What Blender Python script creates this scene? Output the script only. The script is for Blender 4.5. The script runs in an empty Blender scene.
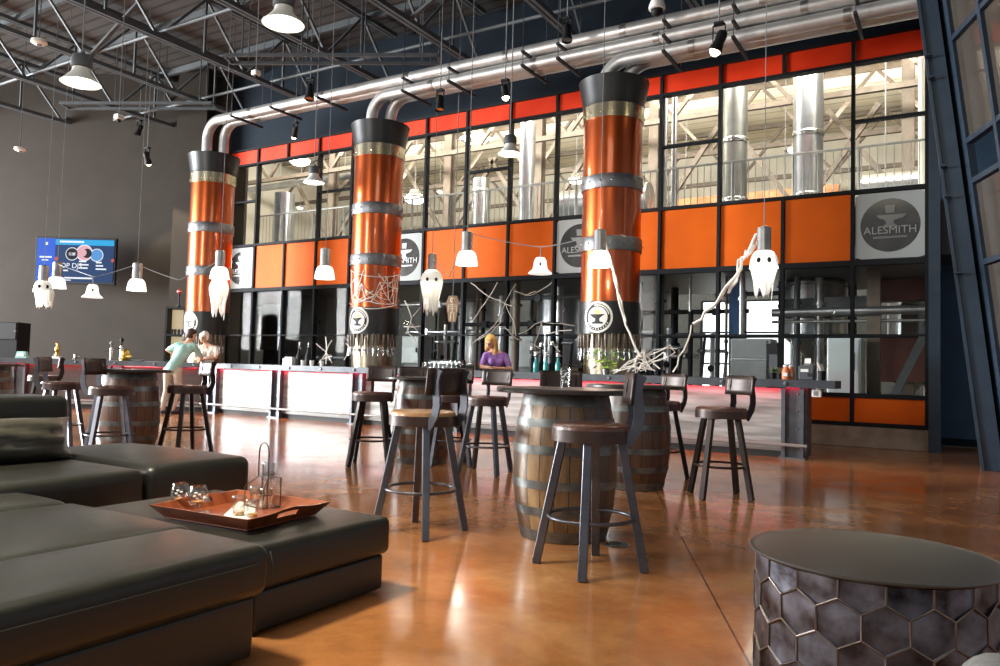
import bpy, bmesh, math, random
import numpy as np
from mathutils import Vector, Matrix
random.seed(7)
PI = math.pi
C = bpy.context.scene.collection
R = math.radians

# ------------------------------------------------------------------ camera
FPX = 758.637; YAW, PITCH, ROLL, EYE = R(30.9815), R(2.6936), R(1.5163), 1.12
_fwd = Vector((-math.sin(YAW)*math.cos(PITCH), math.cos(YAW)*math.cos(PITCH), math.sin(PITCH)))
_r0 = Vector((math.cos(YAW), math.sin(YAW), 0)); _u0 = _r0.cross(_fwd)
_right = _r0*math.cos(ROLL) + _u0*math.sin(ROLL); _up = -_r0*math.sin(ROLL) + _u0*math.cos(ROLL)
cd = bpy.data.cameras.new('camera'); cam = bpy.data.objects.new('camera', cd); C.objects.link(cam)
cd.sensor_width = 36; cd.lens = FPX/1000*36; cd.clip_start = .05; cd.clip_end = 200
cam.matrix_world = Matrix(((_right.x,_up.x,-_fwd.x,0),(_right.y,_up.y,-_fwd.y,0),(_right.z,_up.z,-_fwd.z,EYE),(0,0,0,1)))
bpy.context.scene.camera = cam
CR = Vector((_r0.x,_r0.y,0)); CF = Vector((-math.sin(YAW),math.cos(YAW),0))

def ray(x, y):
    return _right*((x-500)/FPX) - _up*((y-333)/FPX) + _fwd
def onY(x, y, Y):
    r = ray(x,y); return Vector((0,0,EYE)) + r*(Y/r.y)
def onZ(x, y, Z=0):
    r = ray(x,y); return Vector((0,0,EYE)) + r*((Z-EYE)/r.z)
def dep(x, y, d):
    return Vector((0,0,EYE)) + ray(x,y)*d

# ------------------------------------------------------------------ materials
def nt(name):
    m = bpy.data.materials.new(name); m.use_nodes = True
    t = m.node_tree; b = t.nodes['Principled BSDF']
    return m, t, b
def N(t, kind, **kw):
    n = t.nodes.new(kind)
    for k, v in kw.items():
        if k.startswith('i_'):
            n.inputs[k[2:].replace('_',' ')].default_value = v
        else: setattr(n, k, v)
    return n
def L(t, a, b): t.links.new(a, b)
def c4(c): return (c[0], c[1], c[2], 1)
def srgb(r, g, b):
    f = lambda v: (v/255/12.92 if v/255 <= .04045 else ((v/255+.055)/1.055)**2.4)
    return (f(r), f(g), f(b))
def mat(name, c1, c2=None, scale=6, rough=.5, metal=0, crough=.1, sheen=0, bump=0, bscale=60, spec=.5, stretch=(1,1,1), rough2=None, emit=None, es=0, coat=0):
    m, t, b = nt(name)
    b.inputs['Base Color'].default_value = c4(c1); b.inputs['Roughness'].default_value = rough
    b.inputs['Metallic'].default_value = metal; b.inputs['Specular IOR Level'].default_value = spec
    b.inputs['Coat Weight'].default_value = coat; b.inputs['Coat Roughness'].default_value = crough
    b.inputs['Sheen Weight'].default_value = sheen; b.inputs['Sheen Tint'].default_value=(1,.93,.7,1); b.inputs['Sheen Roughness'].default_value=.4
    co = N(t,'ShaderNodeTexCoord'); mp = N(t,'ShaderNodeMapping'); mp.inputs['Scale'].default_value = stretch
    L(t, co.outputs['Object'], mp.inputs['Vector'])
    if c2 is not None:
        n = N(t,'ShaderNodeTexNoise', i_Scale=scale, i_Detail=6.0); L(t, mp.outputs[0], n.inputs['Vector'])
        r = N(t,'ShaderNodeValToRGB'); r.color_ramp.elements[0].color = c4(c1); r.color_ramp.elements[1].color = c4(c2)
        r.color_ramp.elements[0].position = .32; r.color_ramp.elements[1].position = .68
        L(t, n.outputs[0], r.inputs[0]); L(t, r.outputs[0], b.inputs['Base Color'])
        if rough2 is not None:
            mr = N(t,'ShaderNodeMapRange'); mr.inputs[1].default_value=.3; mr.inputs[2].default_value=.7
            mr.inputs[3].default_value = rough; mr.inputs[4].default_value = rough2
            L(t, n.outputs[0], mr.inputs[0]); L(t, mr.outputs[0], b.inputs['Roughness'])
    if bump:
        n2 = N(t,'ShaderNodeTexNoise', i_Scale=bscale, i_Detail=4.0); L(t, mp.outputs[0], n2.inputs['Vector'])
        bp = N(t,'ShaderNodeBump', i_Strength=bump, i_Distance=.01); L(t, n2.outputs[0], bp.inputs['Height']); L(t, bp.outputs[0], b.inputs['Normal'])
    if emit is not None:
        b.inputs['Emission Color'].default_value = c4(emit); b.inputs['Emission Strength'].default_value = es
    return m

M = {}
def floor_mat():
    m, t, b = nt('stained_concrete')
    co = N(t,'ShaderNodeTexCoord')
    n1 = N(t,'ShaderNodeTexNoise', i_Scale=.9, i_Detail=9.0, i_Roughness=.62, i_Distortion=.5); L(t, co.outputs['Object'], n1.inputs['Vector'])
    r = N(t,'ShaderNodeValToRGB'); e = r.color_ramp.elements
    e[0].color = c4(srgb(124,82,50)); e[0].position=.28; e[1].color = c4(srgb(206,152,102)); e[1].position=.72
    k = e.new(.5); k.color = c4(srgb(172,112,66)); L(t, n1.outputs[0], r.inputs[0])
    n2 = N(t,'ShaderNodeTexNoise', i_Scale=7.0, i_Detail=8.0, i_Roughness=.7); L(t, co.outputs['Object'], n2.inputs['Vector'])
    mx = N(t,'ShaderNodeMix', data_type='RGBA', blend_type='OVERLAY'); mx.inputs[0].default_value = .45
    L(t, r.outputs[0], mx.inputs[6]); L(t, n2.outputs[0], mx.inputs[7])
    # saw-cut control joints: X = -1.4 + n*3.1, Y = 4.9 + n*3.1, thin dark lines
    sp = N(t,'ShaderNodeSeparateXYZ'); rot = N(t,'ShaderNodeMapping'); rot.inputs['Rotation'].default_value=(0,0,R(-24)); rot.inputs["Location"].default_value=(-.631,.8,0)
    L(t, co.outputs['Object'], rot.inputs['Vector']); L(t, rot.outputs[0], sp.inputs[0])
    fac = None
    for ax in ('X','Y'):
        a = N(t,'ShaderNodeMath', operation='PINGPONG'); a.inputs[1].default_value = 1.59; L(t, sp.outputs[ax], a.inputs[0])
        l = N(t,'ShaderNodeMath', operation='LESS_THAN'); l.inputs[1].default_value = .005; L(t, a.outputs[0], l.inputs[0])
        if fac is None: fac = l
        else:
            s = N(t,'ShaderNodeMath', operation='MAXIMUM'); L(t, fac.outputs[0], s.inputs[0]); L(t, l.outputs[0], s.inputs[1]); fac = s
    mj = N(t,'ShaderNodeMix', data_type='RGBA'); mj.inputs[7].default_value = c4(srgb(70,42,26))
    L(t, fac.outputs[0], mj.inputs[0]); L(t, mx.outputs[2], mj.inputs[6]); L(t, mj.outputs[2], b.inputs['Base Color'])
    n3 = N(t,'ShaderNodeTexNoise', i_Scale=2.2, i_Detail=5.0); L(t, co.outputs['Object'], n3.inputs['Vector'])
    mr = N(t,'ShaderNodeMapRange'); mr.inputs[1].default_value=.3; mr.inputs[2].default_value=.7; mr.inputs[3].default_value=.1; mr.inputs[4].default_value=.2
    L(t, n3.outputs[0], mr.inputs[0]); L(t, mr.outputs[0], b.inputs['Roughness'])
    b.inputs['Specular IOR Level'].default_value = .75
    n4 = N(t,'ShaderNodeTexNoise', i_Scale=9.0, i_Detail=3.0); L(t, co.outputs['Object'], n4.inputs['Vector'])
    bp = N(t,'ShaderNodeBump', i_Strength=.008, i_Distance=.02); L(t, n4.outputs[0], bp.inputs['Height']); L(t, bp.outputs[0], b.inputs['Normal'])
    return m
def stave_mat(name, dark, mid, light, n=22):
    m, t, b = nt(name)
    co = N(t,'ShaderNodeTexCoord'); sp = N(t,'ShaderNodeSeparateXYZ'); L(t, co.outputs['Object'], sp.inputs[0])
    at = N(t,'ShaderNodeMath', operation='ARCTAN2'); L(t, sp.outputs['Y'], at.inputs[0]); L(t, sp.outputs['X'], at.inputs[1])
    mu = N(t,'ShaderNodeMath', operation='MULTIPLY'); mu.inputs[1].default_value = n/(2*PI); L(t, at.outputs[0], mu.inputs[0])
    fl = N(t,'ShaderNodeMath', operation='FLOOR'); L(t, mu.outputs[0], fl.inputs[0])
    wn = N(t,'ShaderNodeTexWhiteNoise', noise_dimensions='1D'); L(t, fl.outputs[0], wn.inputs['W'])
    fr = N(t,'ShaderNodeMath', operation='PINGPONG'); fr.inputs[1].default_value=.5; L(t, mu.outputs[0], fr.inputs[0])
    gap = N(t,'ShaderNodeMath', operation='LESS_THAN'); gap.inputs[1].default_value=.035; L(t, fr.outputs[0], gap.inputs[0])
    mp = N(t,'ShaderNodeMapping'); mp.inputs['Scale'].default_value=(9,9,1.6); L(t, co.outputs['Object'], mp.inputs['Vector'])
    nz = N(t,'ShaderNodeTexNoise', i_Scale=2.0, i_Detail=7.0, i_Roughness=.7); L(t, mp.outputs[0], nz.inputs['Vector'])
    ad = N(t,'ShaderNodeMath', operation='MULTIPLY_ADD'); ad.inputs[1].default_value=.45; L(t, wn.outputs['Value'], ad.inputs[0]); 
    sc = N(t,'ShaderNodeMath', operation='MULTIPLY'); sc.inputs[1].default_value=.6; L(t, nz.outputs[0], sc.inputs[0]); L(t, sc.outputs[0], ad.inputs[2])
    r = N(t,'ShaderNodeValToRGB'); e=r.color_ramp.elements; e[0].color=c4(dark); e[0].position=.2; e[1].color=c4(light); e[1].position=.85
    k=e.new(.5); k.color=c4(mid); L(t, ad.outputs[0], r.inputs[0])
    mx = N(t,'ShaderNodeMix', data_type='RGBA'); mx.inputs[7].default_value=(.012,.009,.007,1)
    L(t, gap.outputs[0], mx.inputs[0]); L(t, r.outputs[0], mx.inputs[6]); L(t, mx.outputs[2], b.inputs['Base Color'])
    b.inputs['Roughness'].default_value=.42; b.inputs['Coat Weight'].default_value=.4; b.inputs['Coat Roughness'].default_value=.25
    bp = N(t,'ShaderNodeBump', i_Strength=.3, i_Distance=.01); L(t, nz.outputs[0], bp.inputs['Height']); L(t, bp.outputs[0], b.inputs['Normal'])
    return m
def pane_mat(name, tint=(.97,.98,.97), refl=.07):
    m = bpy.data.materials.new(name); m.use_nodes=True; t=m.node_tree; t.nodes.clear()
    o=N(t,'ShaderNodeOutputMaterial'); a=N(t,'ShaderNodeBsdfTransparent'); a.inputs[0].default_value=c4(tint)
    g=N(t,'ShaderNodeBsdfGlossy'); g.inputs['Roughness'].default_value=.0; g.inputs[0].default_value=(1,1,1,1)
    x=N(t,'ShaderNodeMixShader'); x.inputs[0].default_value=refl
    L(t,a.outputs[0],x.inputs[1]); L(t,g.outputs[0],x.inputs[2]); L(t,x.outputs[0],o.inputs[0]); return m
def glass_mat(name):
    m = bpy.data.materials.new(name); m.use_nodes=True; t=m.node_tree; t.nodes.clear()
    o=N(t,'ShaderNodeOutputMaterial'); a=N(t,'ShaderNodeBsdfTransparent'); a.inputs[0].default_value=(.93,.95,.95,1)
    g=N(t,'ShaderNodeBsdfGlossy'); g.inputs['Roughness'].default_value=.03
    lw=N(t,'ShaderNodeLayerWeight'); lw.inputs[0].default_value=.35
    mr=N(t,'ShaderNodeMapRange'); mr.inputs[3].default_value=.05; mr.inputs[4].default_value=.65
    x=N(t,'ShaderNodeMixShader'); L(t,lw.outputs['Facing'],mr.inputs[0]); L(t,mr.outputs[0],x.inputs[0])
    L(t,a.outputs[0],x.inputs[1]); L(t,g.outputs[0],x.inputs[2]); L(t,x.outputs[0],o.inputs[0]); return m
def cloth_glow(name, c=(.9,.9,.88)):
    m = bpy.data.materials.new(name); m.use_nodes=True; t=m.node_tree; t.nodes.clear()
    o=N(t,'ShaderNodeOutputMaterial'); a=N(t,'ShaderNodeBsdfDiffuse'); a.inputs[0].default_value=c4(c)
    g=N(t,'ShaderNodeBsdfTranslucent'); g.inputs[0].default_value=c4(c)
    x=N(t,'ShaderNodeMixShader'); x.inputs[0].default_value=.5
    L(t,a.outputs[0],x.inputs[1]); L(t,g.outputs[0],x.inputs[2]); L(t,x.outputs[0],o.inputs[0]); return m
def lines_mat(name, c1, c2, period, width, axis='Y', rough=.7, noise=None):
    m,t,b=nt(name); co=N(t,'ShaderNodeTexCoord'); sp=N(t,'ShaderNodeSeparateXYZ'); L(t,co.outputs['Object'],sp.inputs[0])
    a=N(t,'ShaderNodeMath',operation='PINGPONG'); a.inputs[1].default_value=period/2; L(t,sp.outputs[axis],a.inputs[0])
    l=N(t,'ShaderNodeMath',operation='LESS_THAN'); l.inputs[1].default_value=width/2; L(t,a.outputs[0],l.inputs[0])
    x=N(t,'ShaderNodeMix',data_type='RGBA'); x.inputs[6].default_value=c4(c1); x.inputs[7].default_value=c4(c2)
    L(t,l.outputs[0],x.inputs[0])
    out=x.outputs[2]
    if noise:
        n=N(t,'ShaderNodeTexNoise',i_Scale=noise,i_Detail=5.0); L(t,co.outputs['Object'],n.inputs['Vector'])
        y=N(t,'ShaderNodeMix',data_type='RGBA',blend_type='OVERLAY'); y.inputs[0].default_value=.35; L(t,out,y.inputs[6]); L(t,n.outputs[0],y.inputs[7]); out=y.outputs[2]
    L(t,out,b.inputs['Base Color']); b.inputs['Roughness'].default_value=rough
    return m
def emis(name, c, s): 
    k=.03 if name.startswith('screen') else .5
    return mat(name, (c[0]*k,c[1]*k,c[2]*k), emit=c, es=s, rough=.5, spec=.1 if k<.1 else .5)

M['floor'] = floor_mat()
M['deck'] = lines_mat('dark_roof_deck', srgb(74,72,70), srgb(48,47,47), .3, .08, 'Y', .85, 2.0)
M['truss'] = mat('painted_truss_steel', srgb(72,78,82), srgb(86,92,96), 3, .6, .1)
M['brownwall'] = mat('dark_taupe_wall', srgb(44,38,31), srgb(50,44,37), 1.5, .85, bump=.08, bscale=90)
M['bluewall'] = mat('slate_blue_paint', srgb(44,72,100), srgb(50,80,110), 3, .55)
M['bluesteel'] = mat('blue_grey_steel', srgb(36,50,65), srgb(44,58,73), 5, .45, .15)
M['header'] = mat('dark_blue_header', srgb(20,30,40), srgb(25,36,47), 2, .8, spec=.2)
M['mullion'] = mat('charcoal_mullion', srgb(24,26,30), srgb(30,33,37), 8, .7, 0, spec=.2)
M['or_top'] = mat('red_orange_panel', srgb(236,62,22), srgb(228,52,14), 2, .5, spec=.25)
M['or_mid'] = mat('orange_panel', srgb(226,100,0), srgb(216,92,0), 2, .6, spec=.2)
M['concrete'] = mat('grey_concrete', srgb(134,126,112), srgb(166,158,142), 4, .8, bump=.2)
M['pane'] = pane_mat('window_glass', refl=.003)
M['sign_white'] = mat('frosted_white_vinyl', srgb(176,182,182), rough=.85, spec=.2)
M['sign_dark'] = mat('dark_round_glass', srgb(44,44,43), srgb(70,69,66), 3, .12, 0, spec=.8)
M['sign_letter'] = mat('grey_letters', srgb(112,112,112), rough=.3, metal=.6)
M['copper'] = mat('copper_lacquer', (.44,.088,.02), (.38,.07,.016), 3, .28, .9, coat=.6, crough=.06)
M['band'] = mat('grey_steel_band', srgb(112,114,118), srgb(126,128,132), 4, .4, .8)
M['brass'] = mat('polished_brushed_steel_band', srgb(205,196,172), srgb(190,180,150), 4, .25, 1.0)
M['blackmetal'] = mat('black_metal', srgb(44,45,46), srgb(52,53,54), 4, .38, .55)
M['steel'] = mat('stainless', srgb(196,196,196), srgb(176,178,180), 5, .26, 1.0)
M['duct'] = mat('galvanised_duct', srgb(192,192,190), srgb(166,167,168), 6, .32, .95, stretch=(.3,1,1))
M['pipesteel'] = mat('polished_pipe', srgb(206,205,203), srgb(184,183,181), 3, .4, .75)
M['rubber'] = mat('black_rubber', srgb(24,24,25), rough=.6)
M['white'] = mat('white_plastic', srgb(228,228,224), rough=.4)
M['barfront'] = mat('galvanised_sheet', srgb(122,120,116), srgb(178,177,174), 2.2, .4, .3, stretch=(.5,1,6.0), rough2=.5)
M['barrail'] = mat('blackened_channel_steel', srgb(64,67,72), srgb(76,80,86), 6, .42, .5)
M['barpost'] = mat('mill_steel_post', srgb(92,96,102), srgb(112,116,122), 6, .4, .6)
M['bartop'] = mat('dark_bar_top', srgb(44,40,38), srgb(56,50,46), 6, .3, 0)
M['led'] = emis('red_led', (1.0,.005,.05), 34)
M['leather'] = mat('black_leather', srgb(22,23,20), srgb(29,29,25), 5, .38, 0, coat=.35, crough=.3, bump=.12, bscale=220, spec=.4, rough2=.46)
M['leather2'] = mat('grey_leather', srgb(60,58,52), srgb(74,71,62), 5, .4, 0, coat=.5, crough=.35, bump=.15, bscale=120, spec=.6)
M['stitch'] = mat('grey_thread', srgb(62,65,64), rough=.7)
M['seatwood'] = mat('stained_seat_wood', srgb(78,46,36), srgb(98,60,46), 5, .4, stretch=(1,8,1), coat=.3)
M['seatband'] = mat('charcoal_seat_band', srgb(60,45,41), srgb(74,57,52), 6, .36, .2)
M['legsteel'] = mat('blued_leg_steel', srgb(80,82,90), srgb(102,104,112), 8, .36, .75)
M['darkleg'] = mat('dark_bronze_steel', srgb(40,34,31), srgb(50,43,39), 8, .4, .6)
M['backplate'] = mat('dark_brown_plate', srgb(56,44,40), srgb(70,56,51), 6, .42, .3)
M['stave'] = stave_mat('oak_barrel_staves', srgb(38,26,18), srgb(104,78,50), srgb(186,150,102))
M['stave_dark'] = stave_mat('dark_barrel_staves', srgb(40,25,18), srgb(74,48,32), srgb(108,74,50))
M['stave_red'] = stave_mat('reddish_barrel_staves', srgb(46,28,20), srgb(92,58,40), srgb(136,96,70))
M['hoop'] = mat('barrel_hoop_iron', srgb(136,140,138), srgb(92,92,90), 7, .34, .85, rough2=.6)
M['tabletop'] = mat('dark_round_tabletop', srgb(50,44,42), srgb(62,55,52), 6, .3)
M['patina'] = mat('dark_patina_metal', srgb(96,94,91), srgb(102,100,97), 2, .3, .6)
M['hexmetal'] = mat('hammered_gunmetal', srgb(64,56,58), srgb(150,156,172), 9, .26, .9, bump=.25, bscale=22, rough2=.42)
M['seam'] = mat('pale_bronze_seam', srgb(206,192,178), srgb(150,134,124), 9, .35, .9)
M['greyfabric'] = mat('grey_woven_fabric', srgb(118,118,116), srgb(134,134,132), 40, .9, bump=.3, bscale=260)
M['traywood'] = mat('red_cherry_tray', srgb(112,50,26), srgb(146,76,40), 4, .34, stretch=(1,7,1), coat=.4)
M['glass'] = glass_mat('clear_glassware')
M['beer'] = mat('amber_beer', srgb(206,142,60), rough=.1)
M['paper'] = mat('white_paper', srgb(236,234,228), rough=.8)
M['wire'] = mat('dark_wire', srgb(70,66,62), rough=.4, metal=.7)
M['shade'] = emis('glowing_opal_glass', (1.0,.97,.9), 1.5)
M['bulb'] = emis('lamp_lens', (1.0,.93,.78), 5.0)
M['highbay_in'] = emis('lamp_reflector_inside', (1.0,.93,.76), .85)
M['socket'] = mat('brushed_lamp_cap', srgb(168,170,172), srgb(190,192,194), 9, .35, .8)
M['ghost'] = cloth_glow('white_gauze')
M['web'] = mat('white_web_fibre', srgb(226,222,214), rough=.9)
M['cord'] = mat('grey_cord', srgb(120,124,126), rough=.6)
M['eyeblack'] = mat('black_felt', srgb(28,28,34), rough=.8)
M['cream'] = lines_mat('cream_roof_deck', srgb(222,212,190), srgb(168,156,134), .62, .06, 'Y', .8, 1.5)
M['creamwall'] = mat('cream_grey_wall', srgb(196,190,176), srgb(178,172,158), 1.2, .8)
M['brownsteel'] = mat('primer_brown_steel', srgb(88,78,68), srgb(108,96,84), 4, .6, .2)
M['greysteel'] = mat('grey_rail_steel', srgb(132,134,132), srgb(150,150,148), 6, .45, .5)
M['tank'] = mat('tank_stainless', srgb(188,190,194), srgb(160,163,168), 3, .3, .9)
M['broad_light'] = emis('bright_daylight_window', (.93,.97,1.0), 2.4)
M['bluebeam'] = mat('blue_painted_beam', srgb(46,84,132), srgb(52,92,140), 3, .5)
M['darkgrey'] = mat('dark_equipment_grey', srgb(70,74,78), srgb(80,84,88), 4, .5)
M['grey'] = mat('mid_equipment_grey', srgb(120,124,124), srgb(132,136,136), 4, .45, .3)
M['red'] = mat('red_plastic', srgb(200,40,34), rough=.4)
M['gold'] = mat('gold_metal', srgb(206,170,88), rough=.3, metal=.9)
M['teal'] = mat('teal_glass_bottle', srgb(64,150,152), rough=.2)
M['green'] = mat('hop_leaf_green', srgb(140,190,40), srgb(180,220,80), 9, .5)
M['plantgreen'] = mat('dull_plant_green', srgb(96,104,70), srgb(126,130,92), 9, .6)
M['orange'] = mat('orange_jar', srgb(214,96,50), srgb(232,150,110), 30, .4)
M['skin'] = mat('skin', srgb(222,170,142), srgb(214,158,130), 5, .5)
M['shirt_teal'] = mat('pale_teal_cotton', srgb(166,208,202), srgb(150,194,188), 6, .85)
M['shirt_purple'] = mat('purple_cotton', srgb(134,94,166), srgb(148,108,180), 8, .85)
M['shirt_pale'] = mat('pale_peach_cotton', srgb(240,226,214), srgb(232,216,202), 8, .85)
M['trousers'] = mat('khaki_trousers', srgb(196,186,170), srgb(180,170,154), 8, .85)
M['jeans'] = mat('dark_jeans', srgb(42,44,54), rough=.9)
M['shoe'] = mat('navy_shoe', srgb(44,50,72), rough=.5)
M['hair_dark'] = mat('dark_brown_hair', srgb(58,42,34), srgb(74,54,42), 20, .5)
M['hair_white'] = mat('white_hair', srgb(238,234,226), srgb(220,214,204), 20, .6)
M['hair_blonde'] = mat('blonde_hair', srgb(226,186,112), srgb(200,156,84), 20, .5)
M['lip'] = mat('lips', srgb(178,96,88), rough=.5)
M['screen_blue'] = emis('screen_blue_panel', srgb(40,92,205), 1.0)
M['screen_bg'] = emis('screen_navy', srgb(26,60,108), .9)
M['screen_cyan'] = emis('screen_cyan', srgb(38,160,216), 1.0)
M['screen_white'] = emis('screen_white', (.86,.9,.95), .9)
M['screen_pink'] = emis('screen_pink', srgb(226,170,180), .9)
M['screen_black'] = emis('screen_black', srgb(16,24,40), .6)
M['screen_red'] = emis('screen_red', srgb(190,84,80), .9)
M['screen_streak'] = emis('screen_streak', srgb(86,150,214), .9)

# ------------------------------------------------------------------ mesh helpers
class MB:
    def __init__(s): s.bm = bmesh.new()
    def _add(s, bm, mx=None):
        if mx is not None: bm.transform(mx)
        me = bpy.data.meshes.new('tmp'); bm.to_mesh(me); bm.free(); s.bm.from_mesh(me); bpy.data.meshes.remove(me); return s
    def box(s, c, size, rz=0, bev=0, seg=1, mx=None):
        bm = bmesh.new(); bmesh.ops.create_cube(bm, size=1)
        bmesh.ops.scale(bm, vec=size, verts=bm.verts)
        if bev: bmesh.ops.bevel(bm, geom=bm.edges[:], offset=bev, segments=seg, profile=.5, affect='EDGES')
        m = Matrix.Translation(Vector(c)) @ Matrix.Rotation(rz,4,'Z')
        return s._add(bm, mx @ m if mx is not None else m)
    def bar(s, a, b, w, t, up=(0,0,1), bev=0):
        a, b = Vector(a), Vector(b); d = b-a; ln = d.length; z = d.normalized(); u = Vector(up)
        if abs(z.dot(u)) > .98: u = Vector((0,1,0)) if abs(z.y)<.9 else Vector((1,0,0))
        x = u.cross(z).normalized(); y = z.cross(x)
        m = Matrix(((x.x,y.x,z.x,0),(x.y,y.y,z.y,0),(x.z,y.z,z.z,0),(0,0,0,1))); m.translation = (a+b)/2
        bm = bmesh.new(); bmesh.ops.create_cube(bm, size=1); bmesh.ops.scale(bm, vec=(w,t,ln), verts=bm.verts)
        if bev: bmesh.ops.bevel(bm, geom=bm.edges[:], offset=bev, segments=1, affect='EDGES')
        return s._add(bm, m)
    def tube(s, pts, r, seg=8, closed=False):
        pts = [Vector(p) for p in pts]; n = len(pts); bm = bmesh.new(); rings = []
        prev = None
        for i, p in enumerate(pts):
            if closed: t = (pts[(i+1)%n]-pts[i-1]).normalized()
            else: t = (pts[min(i+1,n-1)]-pts[max(i-1,0)]).normalized()
            if prev is None:
                u = Vector((0,0,1)) if abs(t.z)<.9 else Vector((1,0,0)); x = u.cross(t).normalized()
            else: x = (prev - t*prev.dot(t)).normalized()
            prev = x; y = t.cross(x); rr = r[i] if isinstance(r,(list,tuple)) else r
            rings.append([bm.verts.new(p + (x*math.cos(2*PI*k/seg)+y*math.sin(2*PI*k/seg))*rr) for k in range(seg)])
        for i in range(n if closed else n-1):
            a, b = rings[i], rings[(i+1)%n]
            for k in range(seg): bm.faces.new((a[k],a[(k+1)%seg],b[(k+1)%seg],b[k]))
        if not closed:
            bm.faces.new(rings[0][::-1]); bm.faces.new(rings[-1])
        return s._add(bm)
    def lathe(s, prof, seg=32, mx=None, caps=True, arc=None):
        bm = bmesh.new(); rings = []
        for r, z in prof:
            if r < 1e-5: rings.append([bm.verts.new((0,0,z))])
            else: rings.append([bm.verts.new((r*math.cos(2*PI*k/seg), r*math.sin(2*PI*k/seg), z)) for k in range(seg)])
        for a, b in zip(rings, rings[1:]):
            for k in range(seg):
                k2 = (k+1)%seg
                if len(a)==1 and len(b)==1: continue
                if len(a)==1: bm.faces.new((a[0],b[k2],b[k]))
                elif len(b)==1: bm.faces.new((a[k],a[k2],b[0]))
                else: bm.faces.new((a[k],a[k2],b[k2],b[k]))
        if caps:
            if len(rings[0])>1: bm.faces.new(rings[0][::-1])
            if len(rings[-1])>1: bm.faces.new(rings[-1])
        bmesh.ops.recalc_face_normals(bm, faces=bm.faces)
        return s._add(bm, mx)
    def cyl(s, a, b, r, r2=None, seg=16):
        return s.tube([a,b],[r, r if r2 is None else r2],seg)
    def sphere(s, c, r, sc=(1,1,1), seg=12):
        bm = bmesh.new(); bmesh.ops.create_uvsphere(bm, u_segments=seg, v_segments=max(6,seg*2//3), radius=r)
        bmesh.ops.scale(bm, vec=sc, verts=bm.verts); return s._add(bm, Matrix.Translation(Vector(c)))
    def prism(s, poly, z0, z1, mx=None):
        bm = bmesh.new(); a=[bm.verts.new((x,y,z0)) for x,y in poly]; b=[bm.verts.new((x,y,z1)) for x,y in poly]
        bm.faces.new(a[::-1]); bm.faces.new(b); n=len(poly)
        for i in range(n): bm.faces.new((a[i],a[(i+1)%n],b[(i+1)%n],b[i]))
        bmesh.ops.recalc_face_normals(bm, faces=bm.faces); return s._add(bm, mx)
    def quads(s, verts, faces):
        bm = bmesh.new(); v=[bm.verts.new(p) for p in verts]
        for f in faces: bm.faces.new([v[i] for i in f])
        return s._add(bm)
    def sheet(s, f, us, vs, thick=0):
        """grid of points f(u,v)"""
        bm = bmesh.new(); g=[[bm.verts.new(f(u,v)) for v in vs] for u in us]
        for i in range(len(us)-1):
            for j in range(len(vs)-1): bm.faces.new((g[i][j],g[i+1][j],g[i+1][j+1],g[i][j+1]))
        return s._add(bm)
    def obj(s, name, m, parent=None, loc=(0,0,0), rz=0, smooth=None):
        me = bpy.data.meshes.new(name); s.bm.normal_update(); s.bm.to_mesh(me); s.bm.free()
        me.materials.append(M[m] if isinstance(m,str) else m)
        o = bpy.data.objects.new(name, me); C.objects.link(o); o.location = loc; o.rotation_euler = (0,0,rz)
        if parent is not None: o.parent = parent
        if smooth is not None:
            me.shade_smooth() if smooth is True else me.set_sharp_from_angle(angle=R(smooth))
            if smooth is not True:
                for p in me.polygons: p.use_smooth = True
        return o
def thing(name, label, cat, loc=(0,0,0), rz=0, group=None):
    o = bpy.data.objects.new(name, None); C.objects.link(o); o.location = loc; o.rotation_euler=(0,0,rz); o.empty_display_size=.1
    return tag(o, label, cat, group)
def tag(o, label, cat, group=None):
    o['label']=label; o['category']=cat
    if group: o['group']=group
    return o
def struct(o, cat=None, label=None):
    o['kind']='structure'
    if cat: o['category']=cat
    if label: o['label']=label
    return o
KIDS = {}
def kids(o): return [c for c in C.objects if c.parent == o]
def copy_tree(o, parent=None):
    c = o.copy(); C.objects.link(c)
    if parent is not None: c.parent = parent
    for ch in kids(o): copy_tree(ch, c)
    return c
def dup(o, label, loc, rz=0, group=None):
    c = copy_tree(o); c.location = loc; c.rotation_euler=(0,0,rz); c['label']=label
    if group: c['group']=group
    return c
def arc(c, r, a0, a1, n, plane='xz'):
    out=[]
    for i in range(n+1):
        a=a0+(a1-a0)*i/n; u,v=r*math.cos(a),r*math.sin(a)
        out.append((c[0]+u,c[1],c[2]+v) if plane=='xz' else ((c[0]+u,c[1]+v,c[2]) if plane=='xy' else (c[0],c[1]+u,c[2]+v)))
    return out
def rz_of(v): # rotation that turns local +Y onto direction v
    return math.atan2(-v.x, v.y)
def point(loc, w, c=(1,.9,.75), r=.06):
    l=bpy.data.lights.new('lamp_light','POINT'); l.energy=w; l.color=c; l.shadow_soft_size=r
    o=bpy.data.objects.new('lamp_light',l); C.objects.link(o); o.location=loc; return o
def area(loc, target, sx, sy, w, c=(1,1,1)):
    l=bpy.data.lights.new('broad_light','AREA'); l.shape='RECTANGLE'; l.size=sx; l.size_y=sy; l.energy=w; l.color=c
    o=bpy.data.objects.new('broad_light',l); C.objects.link(o); o.location=loc
    o.rotation_euler=(Vector(target)-Vector(loc)).to_track_quat('-Z','Y').to_euler(); return o
def spot(loc, target, w, ang=50, c=(1,.85,.6)):
    l=bpy.data.lights.new('spot_light','SPOT'); l.energy=w; l.color=c; l.spot_size=R(ang); l.spot_blend=.4; l.shadow_soft_size=.04
    o=bpy.data.objects.new('spot_light',l); C.objects.link(o); o.location=loc
    o.rotation_euler=(Vector(target)-Vector(loc)).to_track_quat('-Z','Y').to_euler(); return o
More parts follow.
